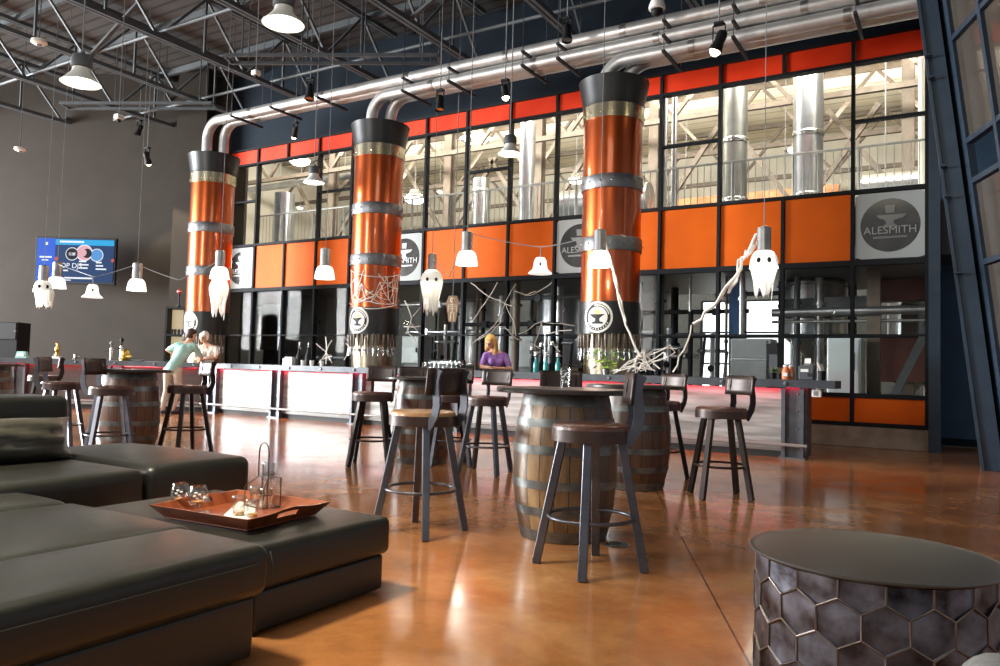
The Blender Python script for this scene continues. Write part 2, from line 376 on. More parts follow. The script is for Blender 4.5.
M['reflection_glass'] = mat('brown_reflecting_glass', srgb(66,60,54), srgb(74,68,62), 2, .12, 0, spec=.7)  # brownish reflection in the panes painted as their base colour
M['brickstrip'] = mat('brick_red_panel', srgb(140,82,56), srgb(158,96,68), 9, .7)
M['darksteel'] = mat('dull_dark_steel', srgb(108,108,104), srgb(128,128,124), 3, .4, .7)
M['orangepipe'] = mat('orange_brown_pipework', srgb(178,112,72), srgb(198,136,94), 3, .5)
M['brewlamp'] = emis('brewhouse_lamp_glow', (1.0,.96,.86), 9.0)
M['rust'] = mat('rust_red_paint', srgb(96,52,46), srgb(112,62,54), 3, .55)
M['darkpanel'] = mat('dark_bar_panel', srgb(50,38,32), srgb(66,50,43), 4, .5, stretch=(.3,1,2))
M['shelfglow'] = emis('lit_shelf_panel', srgb(220,200,160), .55)
M['monitor'] = mat('black_monitor', srgb(15,16,18), rough=.6, spec=.3)
M['coffinwood'] = mat('beige_coffin_card', srgb(196,170,140), srgb(176,148,118), 8, .7)
M['bone'] = mat('pale_bone', srgb(232,224,206), rough=.6)
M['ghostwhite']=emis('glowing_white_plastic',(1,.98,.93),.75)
M['handle'] = mat('dark_tap_handle', srgb(58,48,44), srgb(120,104,88), 30, .35)
M['sign_letter2'] = mat('pale_letters', srgb(150,150,150), rough=.35, metal=.3)
M['darkgrey2'] = mat('grey_door_panel', srgb(92,98,98), srgb(102,108,108), 4, .45)
M['lampwhite']=mat('white_enamel_reflector',srgb(214,216,212),rough=.4)

def text_mesh(name, body, size, ext, m, parent, align='CENTER'):
    cu=bpy.data.curves.new(name,'FONT'); cu.body=body; cu.size=size; cu.align_x=align; cu.extrude=ext
    tmp=bpy.data.objects.new(name+'_tmp',cu); C.objects.link(tmp); bpy.context.view_layer.update()
    me=bpy.data.meshes.new_from_object(tmp.evaluated_get(bpy.context.evaluated_depsgraph_get()))
    bpy.data.objects.remove(tmp); bpy.data.curves.remove(cu); me.name=name
    me.materials.clear(); me.materials.append(M[m]); o=bpy.data.objects.new(name,me); C.objects.link(o); o.parent=parent; return o
M['blackwall'] = mat('blue_black_wall', srgb(28,30,33), srgb(32,34,37), 2, .85)
M['fridge'] = mat('brushed_fridge_steel', srgb(216,226,228), srgb(200,212,216), 2, .35, .2)
M['tapsteel'] = mat('bronze_steel_tap_cylinder', srgb(150,134,112), srgb(176,164,146), 4, .3, .95)
M['partition'] = mat('grey_partition', srgb(92,94,94), srgb(108,110,110), 3, .6)
M['spotbulb'] = emis('glowing_spot_bulb', (1.0,.86,.55), 9.0)
# ================================================================== THE SETTING
FY = 13.82
XK = [-.35 - 1.113*k for k in range(16)]
def S(mb, name, m, cat=None, label=None, **kw):
    return struct(mb.obj(name, m, **kw), cat, label)
S(MB().box((-9,4,-.05),(50,22,.1)), 'floor', 'floor', 'floor', 'polished orange-brown stained concrete floor of the tasting room')
S(MB().box((-9,21.5,-.06),(50,13,.1)), 'floor_rear', 'concrete', 'floor', 'grey concrete floor of the brewhouse behind the glass')
S(MB().box((-12,3,9.05),(44,22,.1)), 'ceiling', 'deck', 'ceiling', 'dark corrugated roof deck over the tasting room')
S(MB().box((-9,20.7,9.35),(44,13.8,.1)), 'ceiling_rear', 'cream', 'ceiling', 'cream painted roof deck of the brewhouse behind the glass')
S(MB().box((-9,13.95,7.96),(44,.16,2.2)), 'wall_back', 'header', 'wall', 'dark blue header wall above the orange panels')
S(MB().box((-9,27.05,4.7),(44,.1,9.4)), 'wall_rear', 'creamwall', 'wall', 'cream far wall of the brewhouse')
for x,n in ((-24,'wall_rear_side'),(6,'wall_rear_end')):
    S(MB().box((x,20.5,4.7),(.1,13,9.4)), n, 'creamwall', 'wall', 'cream side wall of the brewhouse, '+('far from' if x<0 else 'next to')+' the blue recess')
# taupe wall with the screen: square to the view, runs into the end of the glazed facade
def wall_strip(name, x0, x1, d, thick, z0, z1, m, label):
    a, b = dep(x0,355,d), dep(x1,355,d); mid=(a+b)/2 + CF*thick/2
    o = MB().box((0,0,0),((b-a).length,thick,z1-z0)).obj(name, m, loc=(mid.x,mid.y,(z0+z1)/2), rz=math.atan2(CR.y,CR.x))
    return struct(o,'wall',label)
wall_strip('wall_left', -420, 238, 20.7, .2, 0, 9.0, 'brownwall', 'dark taupe wall carrying the wide screen')
wall_strip('wall_left_pier', 166, 196, 20.1, .5, 0, 9.0, 'brownwall', 'taupe pier beside the first copper column')
S(MB().box((-9,26.985,2.0),(32.8,.03,4.0)), 'wall_rear_base', 'darkgrey', 'wall', 'dark grey lower part of the far brewhouse wall')
S(MB().box((-23.92,20.5,2.0),(.05,13,4.0)), 'wall_rear_side_base', 'darkgrey', 'wall', 'dark grey lower part of the brewhouse side wall')
S(MB().box((-.31,14.75,4.7),(.04,1.5,9.4)), 'wall_rear_lining', 'creamwall', 'wall', 'cream lining behind the glass at the blue recess')
# concrete curb below the facade
S(MB().box(((XK[0]+XK[15])/2,FY-.02,.165),(XK[0]-XK[15],.3,.33),bev=.01), 'baseboard_back', 'concrete', 'curb', 'grey concrete curb under the facade')
# facade bays
NOMUL = {1+1, 13}          # upper glass runs past these mullions
TR = {0,3,7,11,14}
def bay(k):
    x1, x0 = XK[k], XK[k+1]; w = x1-x0; cx=(x0+x1)/2
    e = bpy.data.objects.new('window_%d'%(k+1), None); C.objects.link(e); e.location=(cx,FY,0); e.empty_display_size=.2
    struct(e, 'window', 'facade bay with orange panels and glass, number %d from the blue recess'%(k+1))
    f = MB(); h=w/2
    def v(x,z0,z1,wd=.055): f.box((x,0,(z0+z1)/2),(wd,.14,z1-z0))
    v(-h,.33,4.24); v(-h,6.42,6.85)
    if (k+1) not in NOMUL: v(-h,4.24,6.42)
    if k==0: v(h-.03,.33,6.85)
    for z,t in ((.335,.13),(.835,.07),(1.83,.03),(3.03,.09),(4.225,.06),(6.42,.05),(6.83,.05)): f.box((0,0,z),(w,.15,t))
    if k in TR: f.box((0,0,5.42),(w,.12,.045))
    f.obj('window_frame','mullion',e)
    MB().box((0,.03,(.87+2.98)/2),(w-.02,.012,2.11)).obj('lower_pane','pane',e)
    MB().box((0,.03,(4.26+6.39)/2),(w-.01,.012,2.13)).obj('upper_pane','pane',e)
    MB().box((0,0,6.625),(w-.07,.05,.36)).obj('top_panel','or_top',e)
    MB().box((0,0,.6),(w-.07,.05,.41)).obj('base_panel','or_mid',e)
    if k not in (0,5,9,14): MB().box((0,0,3.635),(w-.07,.05,1.11)).obj('middle_panel','or_mid',e)
for k in range(15): bay(k)
# blue recess at the end of the facade
S(MB().box((-.27,13.75,4.5),(.16,.5,9.0)), 'wall_back_post', 'bluesteel', 'post', 'slate blue steel post closing the end of the facade')
S(MB().box((1.7,15.45,4.5),(4,.1,9.0)), 'wall_right', 'bluewall', 'wall', 'slate blue wall in the recess beyond the facade')
S(MB().box((-.24,14.7,4.5),(.08,1.5,9.0)), 'wall_right_return', 'bluewall', 'wall', 'slate blue return wall of the recess')
S(MB().box((1.7,15.38,.06),(3.9,.05,.12)), 'baseboard_right', 'header', 'baseboard', 'dark skirting on the slate blue wall')

# leaning steel and glazing at the right
foot = Vector((.40,11.72,0))
def lean_pt(base, z): return base + Vector((-.115*z,0,z))
f = MB()
f.bar(lean_pt(foot+Vector((0,-.31,0)),0), lean_pt(foot+Vector((0,-.31,0)),9.0), .2, .03, up=(0,1,0)); f.bar(lean_pt(foot+Vector((-.1,-.2,0)),0), lean_pt(foot+Vector((-.1,-.2,0)),9.0), .035, .3, up=(0,1,0))
f.bar(lean_pt(foot+Vector((.1,-.2,0)),0), lean_pt(foot+Vector((.1,-.2,0)),9.0), .035, .3, up=(0,1,0))
for z in (2.5,3.5,3.9,5.1,5.4): f.box(lean_pt(foot+Vector((-.07,-.4,0)),z),(.07,.16,.018))
o=f.obj('leaning_steel_beam','bluesteel'); struct(o,'beam','leaning blue-grey steel beam at the end of the facade')
gd = -Vector((ray(650,372).x, ray(650,372).y, 0)).normalized()
gr = thing('slanted_glazing','slanted dark steel glazing frame beside the leaning blue beam','window frame',foot+Vector((.14,-.1,0)))
gr['kind']='structure'
f=MB()
def gp(t,z): return Vector((-.115*z,0,z)) + gd*t
f.bar(gp(.17,0),gp(.17,9),.09,.34,up=gd)
for z in (.98,2.63,3.68,4.2,5.58,6.6,7.6): f.bar(gp(0,z),gp(3.2,z),.09,.07)
for t in (1.15,2.25,3.2): f.bar(gp(t,0),gp(t,9),.1,.08,up=gd)
f.obj('glazing_frame','bluesteel',gr)
for za,zb in ((1.03,2.58),(2.68,3.63),(4.25,5.53),(5.63,6.55),(6.65,7.55)):
    MB().quads([gp(.08,za),gp(3.2,za),gp(3.2,zb),gp(.08,zb)],[(0,1,2,3)]).obj('reflecting_pane','reflection_glass',gr)
MB().quads([gp(.08,.06),gp(3.2,.06),gp(3.2,1.0),gp(.08,1.0)],[(0,1,2,3)]).obj('base_panel','brickstrip',gr)

# roof structure of the tasting room
TZ=7.6
def truss(x):
    f=MB(); y0,y1=-4,13.6
    for dx in (-.05,.05): f.box((dx,(y0+y1)/2,0),(.07,y1-y0,.09)); f.box((dx,(y0+y1)/2,1.25),(.07,y1-y0,.09))
    n=8; st=(y1-y0)/n
    for i in range(n):
        a=y0+i*st; f.bar((0,a,0),(0,a+st/2,1.25),.05,.045,up=(1,0,0)); f.bar((0,a+st/2,1.25),(0,a+st,0),.05,.045,up=(1,0,0)); f.bar((0,a+st/2,1.25),(0,a+st/2,0),.05,.04,up=(1,0,0))
    return f
t0=None
for i in range(11):
    x=-26.0+2.455*i
    if t0 is None: o=t0=truss(x).obj('roof_truss','truss',loc=(x,0,TZ))
    else: o=t0.copy(); C.objects.link(o); o.location=(x,0,TZ)
    struct(o,'truss','grey steel roof truss under the dark deck'); o['group']='roof trusses of the tasting room'
j0=None
for i in range(9):
    y=-2.5+1.9*i
    if j0 is None: o=j0=MB().box((-11,0,0),(34,.09,.16)).obj('roof_joist','truss',loc=(0,y,8.93))
    else: o=j0.copy(); C.objects.link(o); o.location=(0,y,8.93)
    struct(o,'joist','grey steel joist under the dark deck'); o['group']='roof joists of the tasting room'
b0=None
for i,(y,z) in enumerate(((3.2,7.75),(6.4,7.72),(9.3,7.75),(12.2,7.72))):
    if b0 is None: o=b0=MB().cyl((-27,0,0),(3,0,0),.035,seg=8).obj('sprinkler_pipe','truss',loc=(0,y,z))
    else: o=b0.copy(); C.objects.link(o); o.location=(0,y,z)
    struct(o,'pipe','thin grey bracing pipe crossing the trusses'); o['group']='bracing pipes of the roof'
# cross bracing between trusses
for i,(x,y) in enumerate(((-16.2,9.2),(-11.3,9.2),(-8.8,11.0),(-6.4,6.0),(-13.8,5.2),(-3.9,9.2))):
    f=MB(); f.bar((0,0,0),(2.455,0,1.2),.07,.06); f.bar((0,0,1.2),(2.455,0,0),.07,.06)
    o=f.obj('truss_brace','truss',loc=(x,y,TZ)); struct(o,'brace','crossed grey braces between two roof trusses'); o['group']='cross braces of the roof'
# hung ladder frames of channel, square to the view
def hung(x0,x1,y,d,gapy,label):
    a,b=dep(x0,y,d),dep(x1,y,d); a2,b2=dep(x0,y+gapy,d),dep(x1,y+gapy,d)
    base=Vector((a.x,a.y,a.z)); f=MB(); back=CF*.4
    t=thing('hung_channel_frame',label,'ceiling frame',base); t['kind']='structure'
    f.bar((0,0,0),b-a,.06,.06); f.bar(back,b-a+back,.06,.06); 
    f.bar((0,0,0),back,.05,.05); f.bar(b-a,b-a+back,.05,.05); f.obj('channel','truss',t)
    for k in range(4):
        p=(b-a)*((k+.3)/3.6)
        for q in (p,p+back): MB().cyl(q,q+Vector((0,0,9-base.z-q.z)),.016,seg=6).obj('hanger_rod','truss',t)
hung(224,438,55,15.0,9,'grey channel frame hung from the roof beside the silver pipes')
hung(60,212,103,18.6,8,'grey channel frame hung from the roof above the taupe wall')

# ------------------------------------------------------------------ brewhouse behind the glass
S(MB().box((-9,16.6,3.6),(30,5.0,.9)), 'floor_upper', 'darkgrey', 'floor', 'mezzanine slab behind the orange panels')
# bright daylit openings low in the far wall
for i,(x0,x1,z0,z1) in enumerate(((-7.75,-4.7,.4,3.7),(-1.6,.6,1.5,2.9),(-13.0,-12.2,1.4,2.3),(-20.3,-19.6,1.4,2.4))):
    n=16+i
    e=bpy.data.objects.new('window_%d'%n,None); C.objects.link(e); e.location=((x0+x1)/2,26.9,z0)
    struct(e,'window','bright daylit opening low in the far brewhouse wall, %d squares wide'%max(1,round((x1-x0)/.8)))
    w=x1-x0; h=z1-z0; f=MB()
    for xx in np.linspace(-w/2,w/2,max(2,round(w/1.5)+1)): f.box((xx,0,h/2),(.07,.12,h))
    for zz in np.linspace(0,h,4): f.box((0,0,zz),(w,.12,.06))
    f.obj('window_frame','mullion',e)
    MB().box((0,.05,h/2),(w,.02,h)).obj('pane','broad_light',e)
# brown roof trusses of the brewhouse
for i,y in enumerate((18.3,21.6,25.2)):
    f=MB(); f.box((0,0,0),(29,.12,.13)); f.box((0,0,1.7),(29,.12,.13)); n=10
    for k in range(n):
        a=-14.5+k*29/n; f.bar((a,0,0),(a+29/n/2,0,1.7),.085,.08,up=(0,1,0)); f.bar((a+29/n/2,0,1.7),(a+29/n,0,0),.085,.08,up=(0,1,0))
    o=f.obj('rear_roof_truss','brownsteel',loc=(-9,y,7.5)); struct(o,'truss','brown primed roof truss of the brewhouse'); o['group']='brewhouse roof trusses'
for i,x in enumerate((-18.5,-13.6,-10.4,-6.9,-3.2,-.9)):
    f=MB(); f.box((0,0,4.6),(.26,.05,9.2)); f.box((0,.22,4.6),(.26,.05,9.2)); f.box((0,.11,4.6),(.04,.2,9.2))
    f.bar((.1,.1,5.2),(1.7,.1,7.5),.12,.1,up=(0,1,0)); f.bar((-.1,.1,5.2),(-1.7,.1,7.5),.12,.1,up=(0,1,0))
    o=f.obj('steel_column','brownsteel',loc=(x,19.2,0)); struct(o,'column','brown steel column with knee braces in the brewhouse'); o['group']='brewhouse steel columns'
# railing on the mezzanine: one section per bay
r0=None
for k in range(15):
    x=(XK[k]+XK[k+1])/2
    if r0 is None:
        r0=thing('mezzanine_railing','grey steel railing section on the mezzanine','railing',(x,14.75,4.05),0,'railing sections of the mezzanine'); r0['kind']='thing'
        MB().cyl((-.556,0,1.2),(.556,0,1.2),.024,seg=8).obj('top_rail','greysteel',r0)
        MB().cyl((-.556,0,.12),(.556,0,.12),.018,seg=8).obj('bottom_rail','greysteel',r0)
        MB().cyl((.55,0,0),(.55,0,1.2),.024,seg=8).obj('post','greysteel',r0)
        q=None
        for j in range(8):
            if q is None: q=MB().cyl((0,0,.12),(0,0,1.19),.009,seg=6).obj('baluster','greysteel',r0,loc=(-.52+.13*j,0,0))
            else:
                c=q.copy(); C.objects.link(c); c.parent=r0; c.location=(-.52+.13*j,0,0)
    else: dup(r0,'grey steel railing section on the mezzanine',(x,14.75,4.05))
# vertical ducts and stacks
def stack(px, py, Y, r, z0, z1, m, label, bands=True):
    p=onY(px,py,Y); t=thing('steel_stack',label,'pipe',(p.x,Y,z0))
    MB().lathe([(r,0),(r,z1-z0)],24).obj('stack_pipe',m,t,smooth=40)
    if bands:
        for z in np.arange(.8,z1-z0,1.3): MB().lathe([(r+.012,z-.05),(r+.02,z-.04),(r+.02,z+.04),(r+.012,z+.05)],24).obj('joint_band','steel',t,smooth=40)
stack(808,140,16.6,.3,4.05,9.2,'tank','wide bright vertical stack behind the glass near the round logo panel')
stack(735,140,16.4,.26,4.05,9.2,'darksteel','dark vertical stack behind the glass between two orange bays')
stack(664,160,15.6,.07,4.05,9.2,'tank','thin pale pipe behind the glass close to the third copper column',False)
stack(674,160,15.8,.06,4.05,9.2,'tank','thinner of two pale pipes behind the glass by the third column',False)
stack(527,170,16.6,.2,4.05,9.2,'tank','pale stack behind the glass above the small bell ghost',False)
stack(284,215,16.0,.3,4.05,6.2,'tank','short silver tank top behind the railing above the first orange panels',False)
stack(922,130,15.2,.06,4.05,9.2,'white','white standpipe behind the glass beside the blue post',False)
stack(480,225,18.0,.25,4.05,6.5,'steel','squat silver vent behind the railing above the hanging coffin')
# upper horizontal ducts and beams
for (xa,ya,xb,yb,Y,r,m,label) in ((862,190,960,182,17.2,.3,'tank','silver horizontal duct behind the railing near the blue post'),(562,205,650,195,17.6,.35,'tank','silver horizontal duct behind the third copper column'),(250,190,380,176,20.0,.12,'tank','long slim pipe behind the upper glass near the first column'),(640,215,840,203,20.5,.35,'orangepipe','row of orange-brown pipework behind the railing')):
    a,b=onY(xa,ya,Y),onY(xb,yb,Y); b.z=a.z
    t=tag(MB().cyl(Vector((0,0,0)),b-a,r,seg=20).obj('horizontal_duct',m,loc=a,smooth=40),label,'duct')
    for q in (.25,.75): MB().cyl((b-a)*q,(b-a)*q+Vector((0,0,9.3-a.z)),.015,seg=6).obj('hanger_rod','greysteel',t)
# lamps in the brewhouse
for (x,y,Y,w,label) in ((797,147,18.0,.55,'glaring lamp behind the glass beside the wide stack'),(748,66,17.5,.5,'glaring lamp high behind the glass above the dark stack'),(415,196,18.5,.9,'glaring lamp behind the glass beside the second column'),(300,207,20,.3,'small round lamp behind the glass near the first orange panels'),(440,191,22,.28,'small round lamp behind the glass between second column and railing'),(576,178,19,.6,'glaring lamp behind the glass at the edge of the third column'),(702,73,20,.7,'glaring lamp under the roof behind the first full pane'),(476,135,20,1.1,'bright strip lamp under the cream roof near the pendant'),(300,158,21,1.1,'bright strip lamp under the cream roof by the first pendant')):
    p=onY(x,y,Y); t=thing('brewhouse_lamp',label,'lamp',p)
    MB().lathe([(.02,.22*w),(.18*w,.2*w),(.24*w,.02),(.5*w,-.12*w),(.48*w,-.125*w)],20,caps=False).obj('reflector','steel',t,smooth=50)
    MB().sphere((0,0,-.1*w),.36*w,(1,1,.5)).obj('bulb','brewlamp',t,smooth=True)
    MB().cyl((0,0,.22*w),(0,0,9.3-p.z),.01,seg=6).obj('cord','cord',t)
# tanks on the lower floor
def tank(x,y,r,z0,z1,label):
    t=thing('brewing_tank',label,'tank',(x,y,0),0,'steel brewing tanks behind the glass')
    MB().lathe([(.05,z0-.55),(r,z0),(r,z1),(r*.6,z1+.25),(.1,z1+.3)],32).obj('vessel','tank',t,smooth=35)
    for z in (z0+.05,(z0+z1)/2,z1-.05): MB().lathe([(r+.005,z-.03),(r+.02,z-.02),(r+.02,z+.02),(r+.005,z+.03)],32).obj('band','steel',t,smooth=40)
    for k in range(4):
        a=PI/4+k*PI/2; MB().cyl((r*.85*math.cos(a),r*.85*math.sin(a),0),(r*.85*math.cos(a),r*.85*math.sin(a),z0+.1),.05,seg=10).obj('leg','steel',t)
    MB().cyl((0,0,.2),(0,0,z0-.5),.05,seg=10).obj('outlet_pipe','steel',t)
tank(-2.55,17.2,.62,1.95,3.1,'broad low steel vessel behind the glass above the till')
tank(-3.0,21.5,.7,1.3,5.2,'tall steel tank behind the glass beside the bright opening')
tank(-6.9,18.8,.75,1.6,5.0,'tall steel tank behind the glass next to the third copper column')
tank(-9.2,18.6,.7,1.2,5.0,'tall steel tank behind the glass above the woman in purple')
tank(-12.5,19.5,.8,1.2,5.0,'tall steel tank behind the glass between first and second columns')
tank(-.9,20.5,.5,1.3,4.8,'slim steel tank behind the glass near the diagonal strut')
# low equipment
def frame_box(name,px0,py0,px1,py1,Y,depth,m,label,cat,door=True):
    a,b=onY(px0,py0,Y),onY(px1,py1,Y); w=b.x-a.x; h=a.z-b.z
    t=thing(name,label,cat,((a.x+b.x)/2,Y+depth/2,0))
    MB().box((0,0,b.z+h/2),(w,depth,h),bev=.015,seg=2).obj('body',m,t)
    return t,w,h,b.z
t,w,h,z=frame_box('steel_fridge',827,338,861,397,14.7,.7,'fridge','upright stainless fridge behind the glass by the end of the bar','fridge')
MB().box((0,-.365,z+h*.5),(w-.06,.03,h-.06),bev=.01).obj('door','fridge',t); MB().cyl((w/2-.1,-.41,z+h*.45),(w/2-.1,-.41,z+h*.75),.012,seg=8).obj('handle','steel',t)
MB().box((0,-.36,z+h-.1),(.12,.02,.03)).obj('badge','mullion',t)
MB().box((0,0,z/2),(w,.6,z)).obj('plinth','darkgrey',t)
# perforated silver header pipes, black pipes, diagonal strut
def beam(name,pts,Y,w,m,label,cat,round_=False,depth=0):
    P=[onY(x,y,Y) for x,y in pts]
    if name in ('blue_beam','dark_post') and len(P)==2 and abs(P[0].x-P[1].x)<.3: P[1].z=0
    if name=='diagonal_strut': P[0]=P[0]+(P[0]-P[1])*(P[0].z/(P[1].z-P[0].z))
    a=P[0]; f=MB()
    for p,q in zip(P,P[1:]):
        (f.cyl(p-a,q-a,w/2,seg=12) if round_ else f.bar(p-a,q-a,w,w))
    return tag(f.obj(name,m,loc=a,smooth=40 if round_ else None),label,cat)
beam('silver_header_pipe',((772,313),(940,309)),15.4,.16,'tank','bright silver pipe running low behind the glass above the fridge','pipe',True)
beam('silver_header_pipe',((772,322),(940,320)),15.6,.06,'tank','thin silver pipe just below the bright one behind the glass','pipe',True)
beam('black_pipe',((560,337),(940,336)),15.0,.06,'mullion','long black pipe low behind the glass','pipe',True)
beam('dark_duct',((786,309),(868,306)),16.6,.38,'darkgrey','dark grey box duct behind the glass under the broad vessel','duct')
beam('diagonal_strut',((893,398),(929,326)),14.5,.13,'truss','grey diagonal steel strut behind the glass above the orange base panel','strut')
beam('blue_beam',((735,255),(735,398)),16.0,.2,'bluebeam','blue painted post behind the glass near the hanging ghost','post')
beam('blue_beam',((778,282),(930,272)),18.0,.3,'bluebeam','blue painted beam under the mezzanine near the logo panel','beam')
beam('dark_post',((874,262),(874,398)),15.6,.22,'brownsteel','brown-grey steel post behind the glass beside the fridge','post')
beam('rust_panel_beam',((876,290),(930,288)),17.5,.5,'rust','rust-red panel behind the glass next to the diagonal strut','panel')
beam('rust_panel_beam',((880,360),(930,360)),19.5,1.0,'rust','rust-red tank skirt low behind the diagonal strut','panel')
# grey partition panels low behind the glass on the far side
for (x0,x1,y0,y1,Y,m,label) in ((285,325,292,355,17.0,'partition','pale grey partition behind the glass near the first column'),(262,284,296,350,18.5,'partition','narrow grey partition behind the glass beside the first column'),(505,535,335,368,15.6,'grey','white control box behind the glass beside the woman in purple'),(402,419,336,364,14.6,'grey','grey upright cabinet behind the bar beside the second column')):
    t,w,h,z=frame_box('equipment_cabinet',x0,y0,x1,y1,Y,.5,m,label,'cabinet')
    MB().box((0,-.26,z+h/2),(w*.9,.02,h*.92),bev=.005).obj('door',m,t); MB().box((w*.36,-.28,z+h*.5),(.03,.02,.12)).obj('handle','mullion',t)
    MB().box((0,0,z/2),(w*.8,.4,max(z,.05))).obj('plinth','darkgrey',t)
for i in range(9):
    x=(425,444,528,545,640,668,690,712,560)[i]; Y=15.4+.3*(i%3)
    p=onY(x,380,Y); hh=(1.9,2.2,2.3,1.9,2.5,2.1,2.4,2.0,2.2)[i]
    t=thing('valve_stand',('black and steel valve stand behind the glass, '+('left of the coffin','under the hanging coffin','beside the white control box','behind the cocktail bottles','behind the white rope','beside the exit sign','below the orange bay','near the blue post','at the edge of the third column')[i]),'valve stand',(p.x,Y,0),0,'valve stands behind the glass')
    MB().cyl((0,0,0),(0,0,hh),.05,seg=10).obj('standpipe','tank' if i%2 else 'mullion',t,smooth=40)
    MB().cyl((-.3,0,hh*.8),(.3,0,hh*.8),.04,seg=10).obj('cross_pipe','tank',t,smooth=40)
    MB().lathe([(.05,-.02),(.07,0),(.05,.02)],16,Matrix.Translation((0,-.12,hh*.62))@Matrix.Rotation(PI/2,4,'X')).obj('handwheel','mullion',t)
    MB().bar((.15,0,0),(.3,.0,hh*.8),.05,.05).obj('strut','mullion',t)

rr_=random.Random(12); pv={}
for i in range(30):
    x=-15.2+13.4*i/29+rr_.uniform(-.2,.2); Y=rr_.uniform(15.0,18.0); m=('tank','mullion','darkgrey','tank','brownsteel')[i%5]; r=rr_.choice((.03,.045,.06,.09))
    o=MB().cyl((0,0,0),(0,0,3.14),r,seg=12)
    for z in (.9,1.8,2.6): o.cyl((0,0,z-.03),(0,0,z+.03),r*1.5,seg=12)
    o=o.obj('pipe_drop',m,loc=(x,Y,0),smooth=40); tag(o,'thin vertical pipe dropping from the mezzanine behind the glass','pipe','pipe drops behind the glass')
for i in range(9):
    x0=(-15,-13,-10.5,-9.2,-7.4,-6.4,-4.6,-13.4,-8.2)[i]; z=(1.3,2.7,2.2,2.85,1.5,2.5,2.9,2.1,1.15)[i]; Y=15.2+.3*i
    f=MB().cyl((0,0,0),(2.6,0,0),.05,seg=10)
    for q in (.6,1.9): f.box((q,0,0),(.14,.16,.16))
    tag(f.obj('pipe_run',('darkgrey','tank','mullion')[i%3],loc=(x0,Y,z),smooth=40),'short horizontal pipe run low behind the glass','pipe','pipe runs behind the glass')
# ================================================================== COPPER BEER COLUMNS
CX = (-15.43,-10.23,-5.04); CY = 12.0
def on_cyl(r, u, z):           # u = arc length from the -Y direction, positive towards +X
    a = -PI/2 + u/r; return (r*math.cos(a), r*math.sin(a), z)
def curved_disc(r, u0, z0, r0, r1, n=32, rings=3, ang=(0,2*PI)):
    rad=[r0+(r1-r0)*i/rings for i in range(rings+1)]
    return lambda mb: mb.sheet(lambda q,a: on_cyl(r,u0+q*math.cos(a),z0+q*math.sin(a)), rad, [ang[0]+(ang[1]-ang[0])*k/n for k in range(n+1)])
def curved_poly(mb, r, pts):    # list of trapezoid strips (z, u_left, u_right)
    for (za,la,ra),(zb,lb,rb) in zip(pts,pts[1:]):
        us=[0,.25,.5,.75,1]
        mb.sheet(lambda s,v: on_cyl(r,(la+(ra-la)*s)*(1-v)+(lb+(rb-lb)*s)*v, za+(zb-za)*v), us, [0,1])
def column():
    t=thing('copper_column','','column'); t['kind']='thing'
    MB().lathe([(.43,0),(.43,1.8)],48).obj('tap_cylinder','tapsteel',t,smooth=40)
    MB().lathe([(.44,1.74),(.515,1.74),(.515,2.28),(.5,2.28)],64).obj('base_drum','blackmetal',t,smooth=40)
    MB().lathe([(.5,2.27),(.5,5.38)],64).obj('copper_shaft','copper',t,smooth=40)
    for z0,z1 in ((3.14,3.35),(4.18,4.39)):
        f=MB().lathe([(.5,z0-.01),(.52,z0-.01),(.525,z0),(.525,z1),(.52,z1+.01),(.5,z1+.01)],64)
        for k in range(16):
            a=k*PI/8; f.sphere((.525*math.cos(a),.525*math.sin(a),(z0+z1)/2),.018,seg=8)
        f.obj('steel_band','band',t,smooth=40)
    f=MB().lathe([(.5,5.36),(.525,5.36),(.525,5.6),(.5,5.6)],64)
    for k in range(16):
        a=k*PI/8; f.sphere((.525*math.cos(a),.525*math.sin(a),5.44),.018,seg=8)
    f.obj('top_band','brass',t,smooth=40)
    MB().lathe([(.5,5.58),(.53,5.6),(.535,5.69),(.605,6.06),(.575,6.06),(.5,5.75),(.1,5.72)],64).obj('flared_collar','blackmetal',t,smooth=40)
    f=MB(); curved_disc(.519,0,2.01,.225,.262)(f); curved_disc(.519,0,2.01,0.001,.175)(f); lo=f.obj('round_logo','white',t)
    f=MB(); curved_disc(.5175,0,2.01,0.001,.27)(f); f.obj('logo_ground','rubber',lo)
    f=MB(); curved_poly(f,.521,[(1.9,-.1,.1),(1.925,-.1,.1),(1.94,-.045,.045),(1.98,-.035,.035),(2.01,-.09,.06),(2.05,-.15,.12),(2.06,-.16,.12)]); f.obj('anvil_mark','rubber',lo)
    f=MB(); curved_poly(f,.521,[(2.06,-.04,.04),(2.13,-.05,.05)]); f.obj('glass_mark','gold',lo)
    f=MB()
    for k in range(26):                                  # blurred lettering around the ring
        a=.3+ (PI-.6)*k/25 if k<16 else PI+.5+(PI-1.0)*(k-16)/9
        curved_poly(f,.5185,[(2.01+.2*math.sin(a)-.012,.2*math.cos(a)-.009,.2*math.cos(a)+.009),(2.01+.2*math.sin(a)+.012,.2*math.cos(a)-.009,.2*math.cos(a)+.009)])
    f.obj('ring_lettering','white',lo)
    q=None
    for k in range(17):
        a=-PI+ (k+.5)*PI/17*1.12 -.1
        if q is None:
            q=MB().cyl((.42,0,1.42),(.5,0,1.42),.018,seg=8).cyl((.5,0,1.45),(.52,0,1.31),.016,.011,seg=8).cyl((.43,0,1.42),(.435,0,1.42),.04,seg=12).cyl((.5,0,1.43),(.505,0,1.5),.012,seg=8).obj('tap','steel',t,smooth=40)
            MB().lathe([(.012,1.5),(.02,1.52),(.026,1.66),(.032,1.72),(.02,1.745)],10,Matrix.Translation((.505,0,0))).obj('tap_handle','handle',q,smooth=40)
            q.rotation_euler=(0,0,a)
        else: c=copy_tree(q,t); c.rotation_euler=(0,0,a)
    return t
